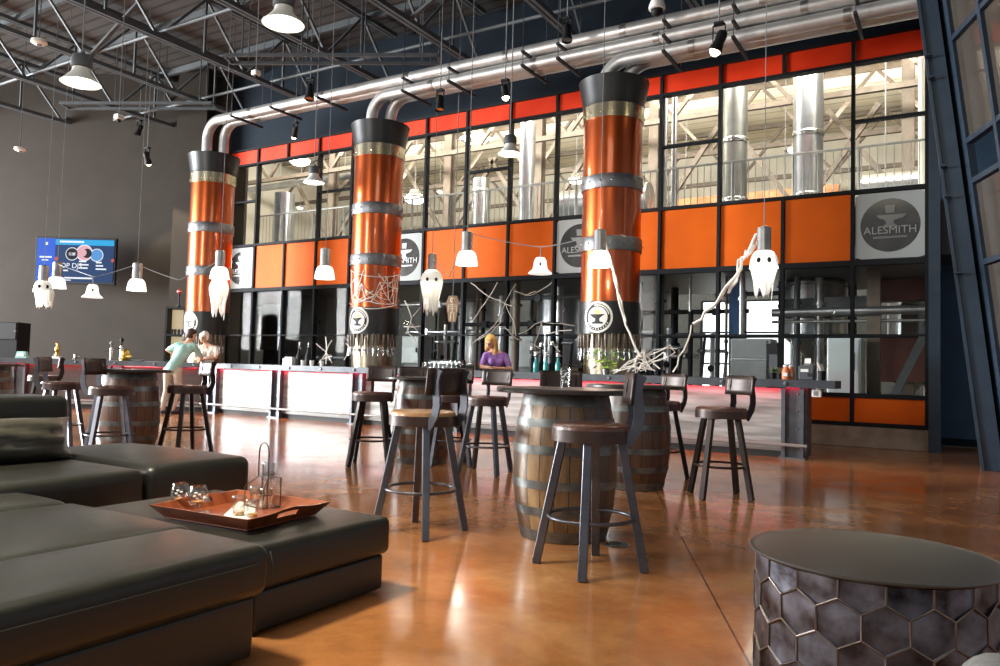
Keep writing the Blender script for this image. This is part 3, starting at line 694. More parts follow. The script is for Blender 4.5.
c0=column(); labels=('first copper column, nearest the taupe wall, ghost hanging before it','second copper column, wrapped in white web','third copper column, widest, nearest the till')
for i,x in enumerate(CX):
    o=c0 if i==0 else copy_tree(c0)
    o.location=(x,CY,0); o['label']=labels[i]; o['group']='copper beer columns'
# silver pipes from the column tops along the roof
names=('first','second','third')
for i,(x,z) in enumerate(zip(CX,(6.92,6.67,6.42))):
    for j,(dx,y) in enumerate(((-.14,11.88),(.14,12.14))):
        rr=.42; pts=[(x+dx,y,5.72),(x+dx,y,z-rr)]+[(x+dx+rr-rr*math.cos(a),y,z-rr+rr*math.sin(a)) for a in np.linspace(0,PI/2,9)[1:]]+[(1.6,y,z)]
        base=Vector((x+dx,y,5.72)); 
        f=MB().tube([Vector(p)-base for p in pts],.118,18)
        t=tag(f.obj('silver_pipe','pipesteel',loc=base,smooth=40),'silver pipe from the %s copper column, %s of its pair'%(names[i],'nearer the bar front' if j==0 else 'nearer the orange facade'),'pipe','silver roof pipes')
        k=None
        for q in np.arange(x+1.4,1.5,2.3):
            if k is None: k=MB().cyl((-.05,0,0),(.05,0,0),.126,seg=18).obj('pipe_coupling','duct',t,loc=(q-base.x,0,z-base.z),smooth=40)
            else: c=k.copy(); C.objects.link(c); c.parent=t; c.location=(q-base.x,0,z-base.z)
# strut hangers under the pipes
hx=(-14.3,-13.0,-11.6,-9.3,-8.2,-6.6,-5.9,-4.0,-2.9,-1.2)
for x in hx:
    for lv,(z,xm) in enumerate(((6.92,-15),(6.67,-9.6),(6.42,-4.4))):
        if x<xm: continue
        t=thing('pipe_hanger','black strut hanger under the %s tier of silver pipes'%('upper','middle','lower')[lv],'hanger',(x,11.75,z-.145),0,'strut hangers of the silver pipes')
        MB().box((0,.22,0),(.05,.95,.045)).obj('strut','rubber',t)
        MB().cyl((0,-.22,0),(0,-.22,9-z+.1),.008,seg=6).obj('hanger_rod','truss',t)
        MB().cyl((0,.66,0),(0,.66,9-z+.1),.008,seg=6).obj('hanger_rod','truss',t)
# ================================================================== SIGNS in the facade
def sign(k, label):
    cx=(XK[k]+XK[k+1])/2; t=thing('round_sign',label,'sign',(cx,FY-.02,3.635),0,'round logo panels in the facade')
    f=MB(); n=48; w,h=.515,.545; r=.44
    ins=[(r*math.cos(2*PI*i/n),r*math.sin(2*PI*i/n)) for i in range(n)]; out=[]
    for x,y in ins:
        s=min(w/abs(x) if abs(x)>1e-6 else 9e9, h/abs(y) if abs(y)>1e-6 else 9e9); out.append((x*s,y*s))
    f.quads([(x,0,y) for x,y in ins]+[(x,0,y) for x,y in out],[(i,(i+1)%n,n+(i+1)%n,n+i) for i in range(n)])
    f.obj('white_panel','sign_white',t)
    MB().lathe([(0,0),(r,0),(r,.012),(0,.012)],48,Matrix.Translation((0,.012,0))@Matrix.Rotation(PI/2,4,'X')).obj('round_glass','sign_dark',t)
    f=MB(); mx=Matrix.Rotation(PI/2,4,'X')
    f.prism([(-.06,.2),(.06,.2),(.075,.33),(-.075,.33)],.0,.012,mx)
    f.prism([(-.2,.17),(.24,.17),(.19,.11),(.06,.08),(.05,.03),(.12,-.03),(-.12,-.03),(-.05,.03),(-.08,.09),(-.16,.12)],.0,.012,mx)
    f.obj('anvil_emblem','sign_letter',t)
    o=text_mesh('lettering','ALESMITH',.175,.004,'sign_letter2',t); o.location=(0,-.018,-.14); o.rotation_euler=(PI/2,0,0)
    MB().box((0,-.01,-.2),(.5,.008,.035)).obj('text_bar','sign_letter',t)
    return t
sign(0,'round logo panel with readable lettering beside the blue post')
sign(5,'round logo panel half hidden by the third copper column')
sign(9,'round logo panel half hidden by the second copper column')
sign(14,'round logo panel beside the first copper column')

# ================================================================== BAR
BY=10.9
def bar_segment(name, label, length, posts, panel, loc, rz, endpost=False):
    t=thing(name,label,'bar',loc,rz)
    over=.37 if endpost else 0
    MB().box((-length/2+over/2,.3,1.05),(length+over,.58,.05),bev=.004).obj('bar_top','bartop',t)
    f=MB(); f.box((-length/2+over/2,0,1.022),(length+over,.03,.108)); f.box((-length/2+over/2,.03,1.07),(length+over,.07,.012)); f.box((-length/2+over/2,.03,.974),(length+over,.07,.012))
    ra=f.obj('edge_channel','barrail',t)
    if endpost: MB().box((over-.01,.29,1.022),(.03,.6,.106)).obj('end_channel','barrail',t)
    n=int(length/.86); q=None
    for k in range(n+1):
        x=-.25-k*.86
        if x<-length: break
        if q is None: q=MB().lathe([(.028,0),(.028,.012),(.018,.022),(0,.024)],10,Matrix.Rotation(PI/2,4,'X')).obj('bolt','barpost',ra,loc=(x,-.015,1.022))
        else: c=q.copy(); C.objects.link(c); c.parent=ra; c.location=(x,-.015,1.022)
    MB().box((-length/2,.1,.985),(length-.02,.03,.014)).obj('light_strip','led',t)
    xs=[0]+[p for p in posts]
    edges=sorted(set([-length]+[p for p in posts]+[0.0]))
    for a,b in zip(edges,edges[1:]):
        if b-a<.25: continue
        MB().box(((a+b)/2,.17,.52),(b-a-.02,.04,.86)).obj('front_panel',panel,t)
    for p in posts:
        f=MB(); 
        for s in (-.12,.12): f.box((p+s,.1,.485),(.05,.1,.97))
        f.box((p,.13,.485),(.2,.02,.97)); f.box((p,.09,.012),(.34,.14,.024))
        for z in (.15,.4,.65,.88):
            for s in (-.06,.06): f.sphere((p+s,.118,z),.014,seg=8)
        f.obj('post','barpost',t)
    MB().box((-length/2,.2,.045),(length,.06,.09)).obj('plinth','rubber',t)
    MB().cyl((-length,-.13,.2),(0.05,-.13,.2),.024,seg=10).obj('foot_rail','greysteel',t,smooth=40)
    MB().box((-length/2,.16,.13),(length,.05,.05)).obj('base_angle','greysteel',t)
    q=None
    for p in posts:
        if q is None: q=MB().bar((0,-.13,.2),(0,.1,.2),.03,.02).obj('rail_bracket','barpost',t,loc=(p,0,0))
        else: c=q.copy(); C.objects.link(c); c.parent=t; c.location=(p,0,0)
    if endpost: MB().box((-.02,.36,.5),(.04,.4,.94)).obj('end_panel','barpost',t)
    else: MB().box((-length+.02,.36,.5),(.04,.4,.94)).obj('end_panel','barpost',t)
    return t
XE=-1.73
bar_segment('bar_counter','long steel-clad bar counter with red glow under its edge, in front of the columns',-XE+14.0,[-.17,-(5.36+XE),-(7.54+XE),-(9.72+XE),-(11.9+XE),-(13.85+XE)],'barfront',(XE,BY,0),0,True)
bc=[o for o in C.objects if o.get('label','').startswith('long steel-clad bar')][0]
MB().prism([(-14.0-XE,0),(-14.0-XE,.58),(-14.28-XE,.49)],1.025,1.075).obj('corner_top','bartop',bc)
bar_segment('bar_counter','darker bar counter wing below the wide screen',6.2,[-2.0,-4.1],'darkpanel',(-14.0,BY,0),math.atan2(CR.y,CR.x))

# ================================================================== PENDANTS, GHOSTS, GARLANDS
def pendant(px,py,loc_depth,label,glow=True,shade=True):
    p=loc_depth; t=thing('bell_pendant',label,'pendant lamp',p,0,'bell pendants over the bar')
    # origin = bottom of the metal cap
    MB().lathe([(.03,.34),(.085,.32),(.092,.3),(.092,.02),(.1,0),(.0,0)],20).obj('lamp_cap','socket',t,smooth=40)
    f=MB(); f.lathe([(.098,.0),(.125,-.015),(.153,-.06),(.17,-.12),(.181,-.19),(.19,-.24),(.18,-.24),(.172,-.19),(.16,-.12),(.143,-.06),(.1,-.02)],28,caps=False)
    f.obj('glass_shade','shade',t,smooth=60)
    MB().sphere((0,0,-.11),.06,(1,1,1.2)).obj('bulb','bulb',t,smooth=True)
    MB().cyl((0,0,.33),(0,0,9-p.z),.006,seg=6).obj('cord','cord',t)
    point(p+Vector((0,0,-.3)),11,(1,.94,.82),.08)
    return t
GH={}
def ghost(loc, s, hgt, seed, label, group='hanging ghost decorations', eyes=True):
    rnd=random.Random(seed); t=thing('ghost_decoration',label,'ghost decoration',loc,0,group)
    n=40; hem=[hgt*(.7+.16*math.sin(2*PI*a/n*2+seed)+.1*math.sin(2*PI*a/n*5+seed*2)+.05*rnd.random()) for a in range(n)]
    for k in (3,11,17,26,33):
        h_=hgt*(.92+.14*rnd.random())
        for q_ in (-1,0,1): hem[(k+q_)%n]=h_-abs(q_)*hgt*.06
    vs=np.linspace(0,1,15)
    def f(i,v):
        i=i%n; a=2*PI*i/n; z=hem[i]*v; q=z/hgt
        if q<.3: r=s*math.sqrt(max(0,1-((.3-q)/.3)**2.2))
        else: r=s*(1-.3*min(1,(q-.3)/.35)-.25*max(0,q-.65))
        r*=1+.09*math.sin(6*a+seed)*min(1,q*2.2)
        return (r*math.cos(a)*1.0, r*math.sin(a)*.8, -z)
    mb=MB().sheet(f,list(range(n+1)),vs); bmesh.ops.remove_doubles(mb.bm,verts=mb.bm.verts,dist=1e-4)
    o=mb.obj('gauze_sheet','ghost',t,smooth=True); so=o.modifiers.new('thick','SOLIDIFY'); so.thickness=.006
    if eyes:
        d=-Vector((loc.x,loc.y,0)).normalized(); sd=Vector((-d.y,d.x,0))
        for q in (-1,1):
            e=MB().sphere((0,0,0),.03,(1,1,1.35),10).obj('eye','eyeblack',t); e.location=d*s*.86+sd*q*s*.36+Vector((0,0,-hgt*.25))
    return t
def pd(x,y,Y): return onY(x,y,Y)
pendant(0,0,onY(325,266,10.4),'bell pendant before the first orange panels, nothing hung on it')
pendant(0,0,onY(467,251,10.6),'bell pendant with the string garland looping from its cap')
pendant(0,0,onY(600,251,10.6),'bell pendant before the third copper column with a web rope trailing')
P765=onY(764,251,10.6); pendant(0,0,P765,'bell pendant wearing a ghost sheet with two eyes, nearest the blue post')
P432=onY(432,270,12.6); pendant(0,0,P432,'bell pendant wearing a long ghost beside the second column')
P219=dep(220,267,15.0); pendant(0,0,P219,'bell pendant before the first copper column, tattered ghost below it')
pendant(0,0,dep(137,279,15.5),'bell pendant between the wide screen and the first column')
pendant(0,0,dep(57,277,16.4),'bell pendant before the screen, ghost beside it')
P44=dep(43.5,281,16.0); pendant(0,0,P44,'bell pendant wearing a small ghost, nearest the screen edge')
ghost(P765+Vector((0,0,.02)),.18,.66,3,'white ghost with two dark eyes nearest the blue post')
ghost(P432+Vector((0,0,.02)),.25,.95,8,'long white ghost with two eyes beside the hanging coffin')
ghost(P219+Vector((0,0,-.2)),.2,.82,5,'tattered white ghost before the first copper column',eyes=False)
ghost(P44+Vector((0,0,.02)),.2,.6,11,'small white ghost before the corner of the wide screen')
g2=ghost(dep(50,288,15.9),.1,.42,17,'slim white gauze strip beside the small ghost',eyes=False)
def bell(loc,label):
    t=thing('bell_ghost',label,'bell ornament',loc,0,'white bell ornaments on the string')
    MB().lathe([(0,.0),(.07,-.01),(.1,-.06),(.11,-.14),(.125,-.2),(.19,-.26),(.195,-.275),(.0,-.25)],24).obj('bell_body','ghostwhite',t,smooth=50)
    d=-Vector((loc.x,loc.y,0)).normalized()
    e=MB().sphere((0,0,0),.016,(1,1,1.8),8).obj('eye','eyeblack',t); e.location=d*.11+Vector((0,0,-.13))
B1=dep(93,284,15.2); B2=onY(540.5,257,10.8)
bell(B1,'white bell ornament on the string before the wide screen'); bell(B2,'white bell ornament on the string before the round sign')
def sagline(a,b,sag,n=8): return [a.lerp(b,i/n)+Vector((0,0,-sag*4*(i/n)*(1-i/n))) for i in range(n+1)]
def string(pts,label,r=.008,m='cord'):
    b=pts[0]; return tag(MB().tube([p-b for p in pts],r,6).obj('garland_string',m,loc=b,smooth=60),label,'garland')
string(sagline(dep(57,264,16.4),dep(94,277,15.2),.0)+sagline(dep(94,277,15.2),dep(137,264,15.5),.02)[1:]+sagline(dep(137,264,15.5),dep(179,280,15.2),.02)[1:]+sagline(dep(179,280,15.2),dep(220,260,15),.02)[1:],'thin white string dipping between the pendants before the taupe wall')
string(sagline(P432+Vector((0,0,.3)),onY(449,277,11.6),.02)+sagline(onY(449,277,11.6),onY(467,232,10.6),.02)[1:]+sagline(onY(467,232,10.6),onY(540,247,10.8),.03)[1:]+sagline(onY(540,247,10.8),onY(600,232,10.6),.04)[1:],'thin white string looped from the ghost pendant to the third column pendant')
string([B1+Vector((0,0,-.01)),B1+Vector((0,0,.12))],'short thread holding the bell before the wide screen')
string([B2+Vector((0,0,-.01)),B2+Vector((0,0,.17))],'short thread holding the bell before the round sign')
# coffin with a skeleton
K=onY(453,296,12.4); t=thing('hanging_coffin','small beige coffin decoration with a skeleton, beside the long ghost','coffin decoration',K,rz_of(CF))
mx=Matrix.Rotation(PI/2,4,'X')
MB().prism([(-.08,0),(.08,0),(.13,-.14),(.07,-.52),(-.07,-.52),(-.13,-.14)],0,.05,mx).obj('coffin_case','coffinwood',t)
f=MB(); f.sphere((0,-.055,-.09),.05,(1,.6,1.15),10); f.cyl((0,-.055,-.14),(0,-.055,-.34),.012,seg=6)
for z,w in ((-.18,.07),(-.22,.075),(-.26,.06),(-.33,.05)): f.cyl((-w,-.055,z),(w,-.055,z),.009,seg=6)
for s in (-1,1): f.cyl((s*.03,-.055,-.34),(s*.035,-.055,-.5),.011,seg=6); f.cyl((s*.075,-.055,-.18),(s*.085,-.055,-.32),.009,seg=6)
f.obj('skeleton','bone',t,smooth=50)
f=MB(); f.sphere((-.018,-.085,-.085),.012,seg=8); f.sphere((.018,-.085,-.085),.012,seg=8); f.obj('eye_socket','eyeblack',t)
string([K,Vector((K.x,K.y,9))],'thin thread holding the hanging coffin')

# ================================================================== WEBS
def web(name, strands, label, loc=None, m='web'):
    b=Vector(strands[0][0][0]); f=MB()
    for pts,r in strands: f.tube([Vector(p)-b for p in pts],r,5)
    return tag(f.obj(name,m,loc=b,smooth=60),label,'web decoration')
rnd=random.Random(4)
st=[]
def wc(u,z,rr=.535): a=-PI/2+.62+u/rr; return Vector((CX[1]+rr*math.cos(a),CY+rr*math.sin(a),z))
nodes=[(rnd.uniform(-.62,.62),rnd.uniform(2.32,3.0)) for _ in range(26)]
for i in range(34):
    a=nodes[rnd.randrange(26)]; b=min((q for q in nodes if q!=a), key=lambda q:abs(math.hypot(q[0]-a[0],q[1]-a[1])-rnd.uniform(.15,.5)))
    st.append(([wc(a[0]+(b[0]-a[0])*k/6,a[1]+(b[1]-a[1])*k/6-.04*math.sin(PI*k/6)) for k in range(7)],rnd.uniform(.005,.011)))
for (u0,z0,u1,z1) in ((-.6,3.03,.62,2.97),(-.55,3.0,-.45,2.35),(.6,3.0,.5,2.33),(-.6,2.36,.55,2.36),(-.2,3.0,-.5,2.45),(.1,2.95,.62,2.7)):
    st.append(([wc(u0+(u1-u0)*k/8,z0+(z1-z0)*k/8-.12*math.sin(PI*k/8)) for k in range(9)],.011))
web('spider_web',st,'tangled white web wrapped round the second copper column')
def pxweb(name,lines,label,Y,r=.012,wob=.02,seed=1):
    rr=random.Random(seed); S_=[]
    for ln in lines:
        P=[onY(q[0],q[1],Y) for q in ln]
        pts=[]
        for a,b in zip(P,P[1:]):
            n=max(2,int((b-a).length/.12))
            pts+=[a.lerp(b,k/n)+Vector((rr.uniform(-wob,wob),rr.uniform(-wob,wob),rr.uniform(-wob,wob))) for k in range(n)]
        pts.append(P[-1]); S_.append((pts,r*rr.uniform(.7,1.3)))
    return web(name,S_,label)
pxweb('web_rope',[((762,229),(752,243),(742,262),(735,276),(722,296),(706,312),(693,324)),((763,231),(748,252),(738,262),(736,275),(726,286),(716,304)),((752,246),(746,256),(740,263),(746,250)),((736,276),(728,292),(736,281),(741,266)),((693,323),(689,340),(681,357),(673,372))],'thick white rope web sloping from the ghost pendant down to the bar',10.7,.018,.03,2)
pxweb('web_rope',[((603,233),(611,262),(617,290),(625,325),(634,345),(641,357)),((611,262),(618,292),(626,322))],'white rope web trailing down before the third copper column',10.75,.018,.015,3)
pxweb('web_bunch',[((641,352),(634,366),(620,370),(612,371)),((641,354),(646,365),(632,371)),((640,360),(655,352),(672,346),(676,352),(660,360),(645,368)),((636,371),(650,360),(664,352)),((641,352),(650,370),(640,371)),((615,371),(628,364),(640,356)),((634,372),(640,352),(646,372)),((622,370),(640,362),(655,371)),((618,372),(638,358),(652,370)),((628,371),(642,353),(660,369)),((638,372),(644,350),(630,362)),((650,371),(640,366),(668,356)),((640,355),(664,347),(677,349)),((612,372),(632,366),(650,368))],'bunched white web lying on the bar under the trailing rope',10.95,.008,.03,4)
pxweb('spider_web',[((470,283),(488,296),(505,303),(512,306)),((498,283),(484,304),(472,322)),((505,303),(516,284)),((505,303),(500,322),(492,333),(478,340)),((505,303),(513,320),(516,336)),((497,328),(510,330)),((472,343),(490,330),(504,312))],'star-shaped white web stretched on the glass beside the hanging coffin',13.66,.009,.015,5)
pxweb('spider_web',[((514,291),(530,296),(545,288),(552,282)),((525,296),(536,291))],'short white web strand under the orange panel beside the round sign',13.66,.009,.015,6)
pxweb('spider_web',[((505,327),(517,338),(530,343)),((518,334),(541,322),(548,340),(560,352)),((541,322),(534,350)),((541,322),(575,326)),((546,333),(572,330)),((530,343),(546,352))],'tangled web on the glass between the purple-shirt woman and the third column',13.66,.009,.02,7)
pxweb('spider_web',[((316,343),(326,352),(332,363)),((332,340),(326,352),(318,364)),((320,360),(332,356)),((326,336),(326,364)),((344,336),(352,348),(344,360)),((352,348),(362,340)),((346,343),(358,356))],'thin white web on a stand at the back of the bar near the second column',11.6,.01,.015,8)
pxweb('spider_web',[((405,300),(412,318),(408,332),(418,345)),((412,318),(420,308)),((404,326),(420,326)),((406,334),(412,322),(420,334))],'wisps of white web hanging beside the second copper column',12.9,.014,.02,9)
# ================================================================== WIDE SCREEN
D=20.1; A=dep(35.2,236.5,D); B=dep(116,239.5,D); Cc=dep(34.2,283.5,D)
tw,th=(B-A).length,(A-Cc).length; ctr=dep(75.2,260.6,D)
t=thing('wide_screen','wide wall screen showing a blue menu graphic','screen',ctr,math.atan2(CR.y,CR.x))
MB().box((0,.05,0),(tw,.09,th),bev=.012).obj('casing','monitor',t)
MB().box((0,.25,0),(.5,.36,.4)).obj('wall_bracket','monitor',t)
f_=lambda u,v: ((u-.5)*tw,0,(.5-v)*th)
def panel(name,u0,v0,u1,v1,m,y=-.003):
    x0,_,z1=f_(u0,v0); x1,_,z0=f_(u1,v1)
    return MB().box(((x0+x1)/2,y,(z0+z1)/2),(x1-x0,.004,z1-z0)).obj(name,m,t)
panel('display',.025,.035,.975,.955,'screen_bg'); panel('side_bar',.025,.035,.25,.955,'screen_blue',-.006); panel('top_bar',.25,.05,.975,.17,'screen_cyan',-.006)
def disc(name,u,v,r,m,y):
    x,_,z=f_(u,v); return MB().lathe([(0,0),(r,0),(r,.004),(0,.004)],28,Matrix.Translation((x,y,z))@Matrix.Rotation(PI/2,4,'X')).obj(name,m,t)
rr=th*.125
for u,v,k,m in ((.46,.36,1,'screen_black'),(.61,.33,1.25,'screen_pink'),(.765,.375,1,'screen_streak')):
    disc('round_picture',u,v,rr*k*1.12,'screen_white',-.006); disc('picture_fill',u,v,rr*k,m,-.009)
disc('picture_fill',.645,.34,rr*.8,'screen_black',-.011); disc('picture_fill',.595,.33,rr*.62,'screen_pink',-.013)
x,_,z=f_(.46,.36); MB().box((x,-.011,z),(rr*1.1,.004,rr*.5),0).obj('picture_mark','screen_white',t)
disc('glow_spot',.27,.47,rr*.35,'screen_red',-.006); disc('glow_spot',.965,.48,rr*.3,'screen_red',-.006)
panel('mark',.12,.12,.155,.18,'screen_white',-.009)
for u0,v0,u1,v1 in ((.06,.42,.21,.455),(.09,.49,.17,.515),(.05,.86,.09,.89),(.3,.08,.6,.12),(.36,.7,.42,.73),(.38,.855,.72,.89),(.38,.91,.46,.93),(.55,.5,.64,.53),(.55,.57,.67,.6),(.55,.64,.66,.67),(.76,.515,.83,.545),(.76,.585,.85,.615),(.76,.655,.89,.685)):
    panel('text_line',u0,v0,u1,v1,'screen_white',-.009)
x,_,z=f_(.27,.66); o=text_mesh('heading','TOP DJS',th*.15,.002,'screen_white',t,'LEFT'); o.location=(x,-.012,z); o.rotation_euler=(PI/2,0,0)
# shelf unit and tap trophy by the pier
S0=dep(176,365,19.3); t=thing('display_shelf','black framed display shelf with lit cream panels beside the pier','shelf',(S0.x,S0.y,0),math.atan2(CR.y,CR.x))
hh=dep(176,307,19.3).z; W=.46
f=MB()
for s in (-W/2,W/2): f.box((s,0,hh/2),(.05,.35,hh))
for z in (.05,1.1,1.75,hh-.025): f.box((0,0,z),(W,.35,.05))
f.obj('frame','monitor',t)
for z0,z1 in ((.1,1.07),(1.13,1.72),(1.78,hh-.06)): MB().box((0,.12,(z0+z1)/2),(W-.06,.02,z1-z0)).obj('lit_panel','shelfglow',t)
for i,s in enumerate((-.12,-.04,.05,.14)): tag(MB().lathe([(.03,0),(.036,.12),(.03,.13)],12).obj('shelf_bottle','darkgrey',loc=Vector((S0.x,S0.y,1.775))+CR*s-CF*.05),('small dark jar on the lit shelf, %s'%('at the outer end','second from the outer end','third from the outer end','at the pier end')[i]),'jar','dark jars on the lit shelf')
t=thing('tap_trophy','slim dark tap handle trophy with a red and white ball on the shelf','trophy',(S0.x,S0.y,hh))
MB().lathe([(.07,0),(.07,.02),(.02,.05),(.018,.28),(.03,.33),(0,.34)],14).obj('stem','monitor',t,smooth=50)
MB().sphere((0,0,.4),.06).obj('ball','red',t,smooth=True); MB().lathe([(.061,-.012),(.064,0),(.061,.012)],16,Matrix.Translation((0,0,.4))).obj('ring','white',t)
t=thing('dark_cabinet','black box cabinet at the far end of the bar wing','cabinet',dep(3,364,17.8).xy.to_3d(),math.atan2(CR.y,CR.x))
MB().box((0,.2,.98),(.66,.5,1.86),bev=.01).obj('body','monitor',t); MB().box((0,-.06,1.7),(.6,.03,.38)).obj('door','rubber',t); MB().box((.3,-.09,1.7),(.05,.04,.02)).obj('handle','grey',t)

# ================================================================== THINGS ON THE BAR
BT=1.076
def barpt(px, off=.35):                # on the main bar top
    p=onY(px,360,BY+off); return Vector((p.x,BY+off,BT))
def wingpt(px, d=16.95):
    p=dep(px,358,d); return Vector((p.x,p.y,BT))
def lath(name,prof,m,parent,seg=16,loc=(0,0,0)): return MB().lathe(prof,seg).obj(name,m,parent,loc=loc,smooth=45)
RZ=math.atan2(CR.y,CR.x)
t=thing('card_holder','pale teal slanted card holder on the bar wing','card holder',wingpt(22),RZ)
MB().prism([(-.13,0),(.13,0),(.09,.15),(-.09,.15)],-.05,.05,Matrix.Rotation(PI/2,4,'X')).obj('body','shirt_teal',t); MB().box((0,-.055,.07),(.14,.01,.07)).obj('card','paper',t)
t=thing('gold_statuette','gold statuette on a white base on the bar wing','statuette',wingpt(57),RZ)
MB().box((0,0,.03),(.16,.12,.06),bev=.01).obj('base','white',t); MB().lathe([(.06,.06),(.05,.1),(.03,.15),(.06,.2),(.05,.25),(.02,.29),(.03,.34),(0,.38)],14).obj('figure','gold',t,smooth=50)
t=thing('soda_gun','small silver dispenser on the bar wing','dispenser',wingpt(75),RZ)
MB().lathe([(.06,0),(.05,.02),(.03,.05),(.035,.12),(0,.14)],12).obj('body','steel',t,smooth=50); MB().cyl((0,0,.1),(.1,0,.05),.015,seg=8).obj('spout','steel',t)
for px,hh,lab,hm in ((111,.4,'slim chrome beer tap on the bar wing with a pale handle','grey'),(121,.48,'chrome beer tap on the bar wing with a black ball handle','monitor')):
    t=thing('beer_tap',lab,'beer tap',wingpt(px),RZ)
    MB().cyl((0,0,0),(0,0,hh*.7),.035,seg=12).obj('tower','steel',t,smooth=40); MB().cyl((0,0,hh*.6),(-.12,-.04,hh*.55),.02,seg=10).obj('spout','steel',t,smooth=40)
    MB().lathe([(.015,hh*.7),(.02,hh*.85),(.045,hh*.95),(.03,hh*1.05),(0,hh*1.08)],12).obj('handle',hm,t,smooth=50)
t=thing('brass_figure','round brass figure beside the beer taps on the bar wing','figurine',wingpt(125,16.8),RZ)
MB().lathe([(.1,0),(.11,.03),(.08,.06),(.1,.12),(.09,.2),(.04,.25),(0,.26)],16).obj('body','gold',t,smooth=50); MB().box((.09,-.03,.1),(.1,.08,.03)).obj('arm','gold',t)
t=thing('bar_tray','flat grey tray on the bar wing beside the brass figure','tray',wingpt(137,16.9),RZ); MB().box((0,0,.02),(.3,.2,.04),bev=.012).obj('tray_body','grey',t); MB().box((0,0,.045),(.24,.14,.01)).obj('mat','rubber',t)
# pour bottle caddy
def box_thing(name,label,cat,loc,size,m,rz=0,parts=()):
    t=thing(name,label,cat,loc,rz); MB().box((0,0,size[2]/2),size,bev=min(size)*.08,seg=2).obj('body',m,t)
    for n,c,s,mm in parts: MB().box(c,s).obj(n,mm,t)
    return t
box_thing('napkin_box','white napkin box at the back of the bar below the orange panels','napkin box',barpt(290,.5),(.28,.16,.15),'white',0,(('napkin',(0,0,.16),(.2,.1,.03),'paper'),))
for i,px in enumerate((299,308)):
    t=thing('pour_bottle','','bottle',barpt(px,.55),0,'pour bottles on the bar')
    t['label']=('black pour bottle next to the white napkin box','black pour bottle farther from the napkin box')[i]
    lath('glass_body',[(.06,0),(.065,.02),(.065,.2),(.03,.28),(.022,.33),(.022,.36)],'monitor',t); lath('spout',[(.02,.36),(.03,.38),(.012,.42),(.008,.48),(0,.48)],'steel',t)
for i,px in enumerate((303,312,322)):
    t=thing('white_cup',('white cup between the pour bottles','white cup just past the pour bottles','white cup nearest the web stand')[i],'cup',barpt(px,.32),0,'white cups on the bar')
    lath('cup_body',[(.0,0),(.035,0),(.045,.11),(.04,.11),(.032,.01),(0,.008)],'white',t); lath('rim',[(.043,.105),(.048,.11),(.043,.115)],'grey',t)
box_thing('bottle_crate','dark crate of bar tools behind the pour bottles','crate',barpt(305,.66),(.6,.16,.13),'monitor',0,(('label_strip',(0,-.085,.07),(.3,.01,.05),'grey'),))
def tumbler(loc,label,h=.13,r=.036,beer=0,group='glasses on the bar'):
    t=thing('drinking_glass',label,'glass',loc,0,group)
    lath('glass_body',[(0,0),(r*.85,0),(r,h),(r*.92,h),(r*.78,.01),(0,.01)],'glass',t,20)
    if beer: lath('beer',[(0,.011),(r*.76,.011),(r*.8,beer*h),(0,beer*h)],'beer',t,16)
    return t
gl=('first','second','third','fourth','fifth','sixth','seventh','eighth')
for i in range(8): tumbler(barpt(424+i*4.4,.3+.12*(i%2)),'upside-down glass on the bar before the grey cabinet, %s from the second column'%gl[i],.12,.04)
for i in range(5):
    px=443+i*4.5; t=thing('snifter_glass','stemmed snifter glass on the bar, %s from the grey cabinet towards the purple-shirt woman'%gl[i],'glass',barpt(px,.5),0,'snifters on the bar')
    lath('bowl',[(.012,.06),(.045,.1),(.05,.13),(.036,.18),(.033,.18),(.046,.13),(.04,.1),(.01,.065)],'glass',t); lath('foot',[(0,0),(.035,0),(.006,.012),(.008,.06),(0,.06)],'glass',t)
t=thing('bar_caddy','dark low caddy on the bar behind the snifter glasses','caddy',barpt(447,.64)); MB().box((0,0,.09),(.75,.14,.18),bev=.01).obj('body','monitor',t); MB().box((0,-.08,.13),(.6,.02,.04)).obj('rail','steel',t)
for i,(px,mm,h) in enumerate(((536,'teal',.26),(541,'monitor',.42),(546,'teal',.25),(552,'monitor',.44),(558,'teal',.25),(532,'monitor',.36))):
    t=thing('cocktail_bottle',('teal bottle at the web end of the bar bottles','black siphon bottle with silver head, shorter','teal bottle in the middle of the bar bottles','black siphon bottle with silver head, tallest','teal bottle closest to the third column','black bottle nearest the purple-shirt woman')[i],'bottle',barpt(px,.45+.1*(i%2)),0,'bottles beside the third column')
    lath('bottle_body',[(.04,0),(.045,.02),(.045,h*.6),(.02,h*.8),(.02,h)],mm,t); lath('head',[(.02,h),(.04,h+.02),(.03,h+.08),(0,h+.1)],'steel',t); MB().cyl((0,0,h+.05),(.09,0,h+.02),.01,seg=6).obj('spout','steel',t)
# hop plant
rnd=random.Random(9); t=thing('hop_plant','bright green hop sprig on the bar at the foot of the third column','plant',barpt(606,.3))
lath('pot',[(0,0),(.05,0),(.06,.08),(.05,.08),(0,.07)],'steel',t)
f=MB()
for i in range(90):
    a=rnd.uniform(0,2*PI); r=rnd.uniform(0,.24)*(1 if i%3 else 1.4); z=.1+rnd.uniform(0,.36)*(1-r*1.5); c=Vector((r*math.cos(a)*1.1-.02,r*math.sin(a)*.7,z)); s=rnd.uniform(.04,.07)
    d=Vector((math.cos(a),math.sin(a),rnd.uniform(-.6,.5))).normalized(); n=d.cross(Vector((0,0,1))).normalized()
    f.quads([c,c+d*s+n*s*.6,c+d*s*2.1,c+d*s-n*s*.6],[(0,1,2,3)])
f.obj('leaves','green',t); f=MB()
for i in range(6): a=i*1.05; f.cyl((0,0,.05),(.13*math.cos(a),.1*math.sin(a),.28),.006,seg=5)
f.obj('stems','plantgreen',t)
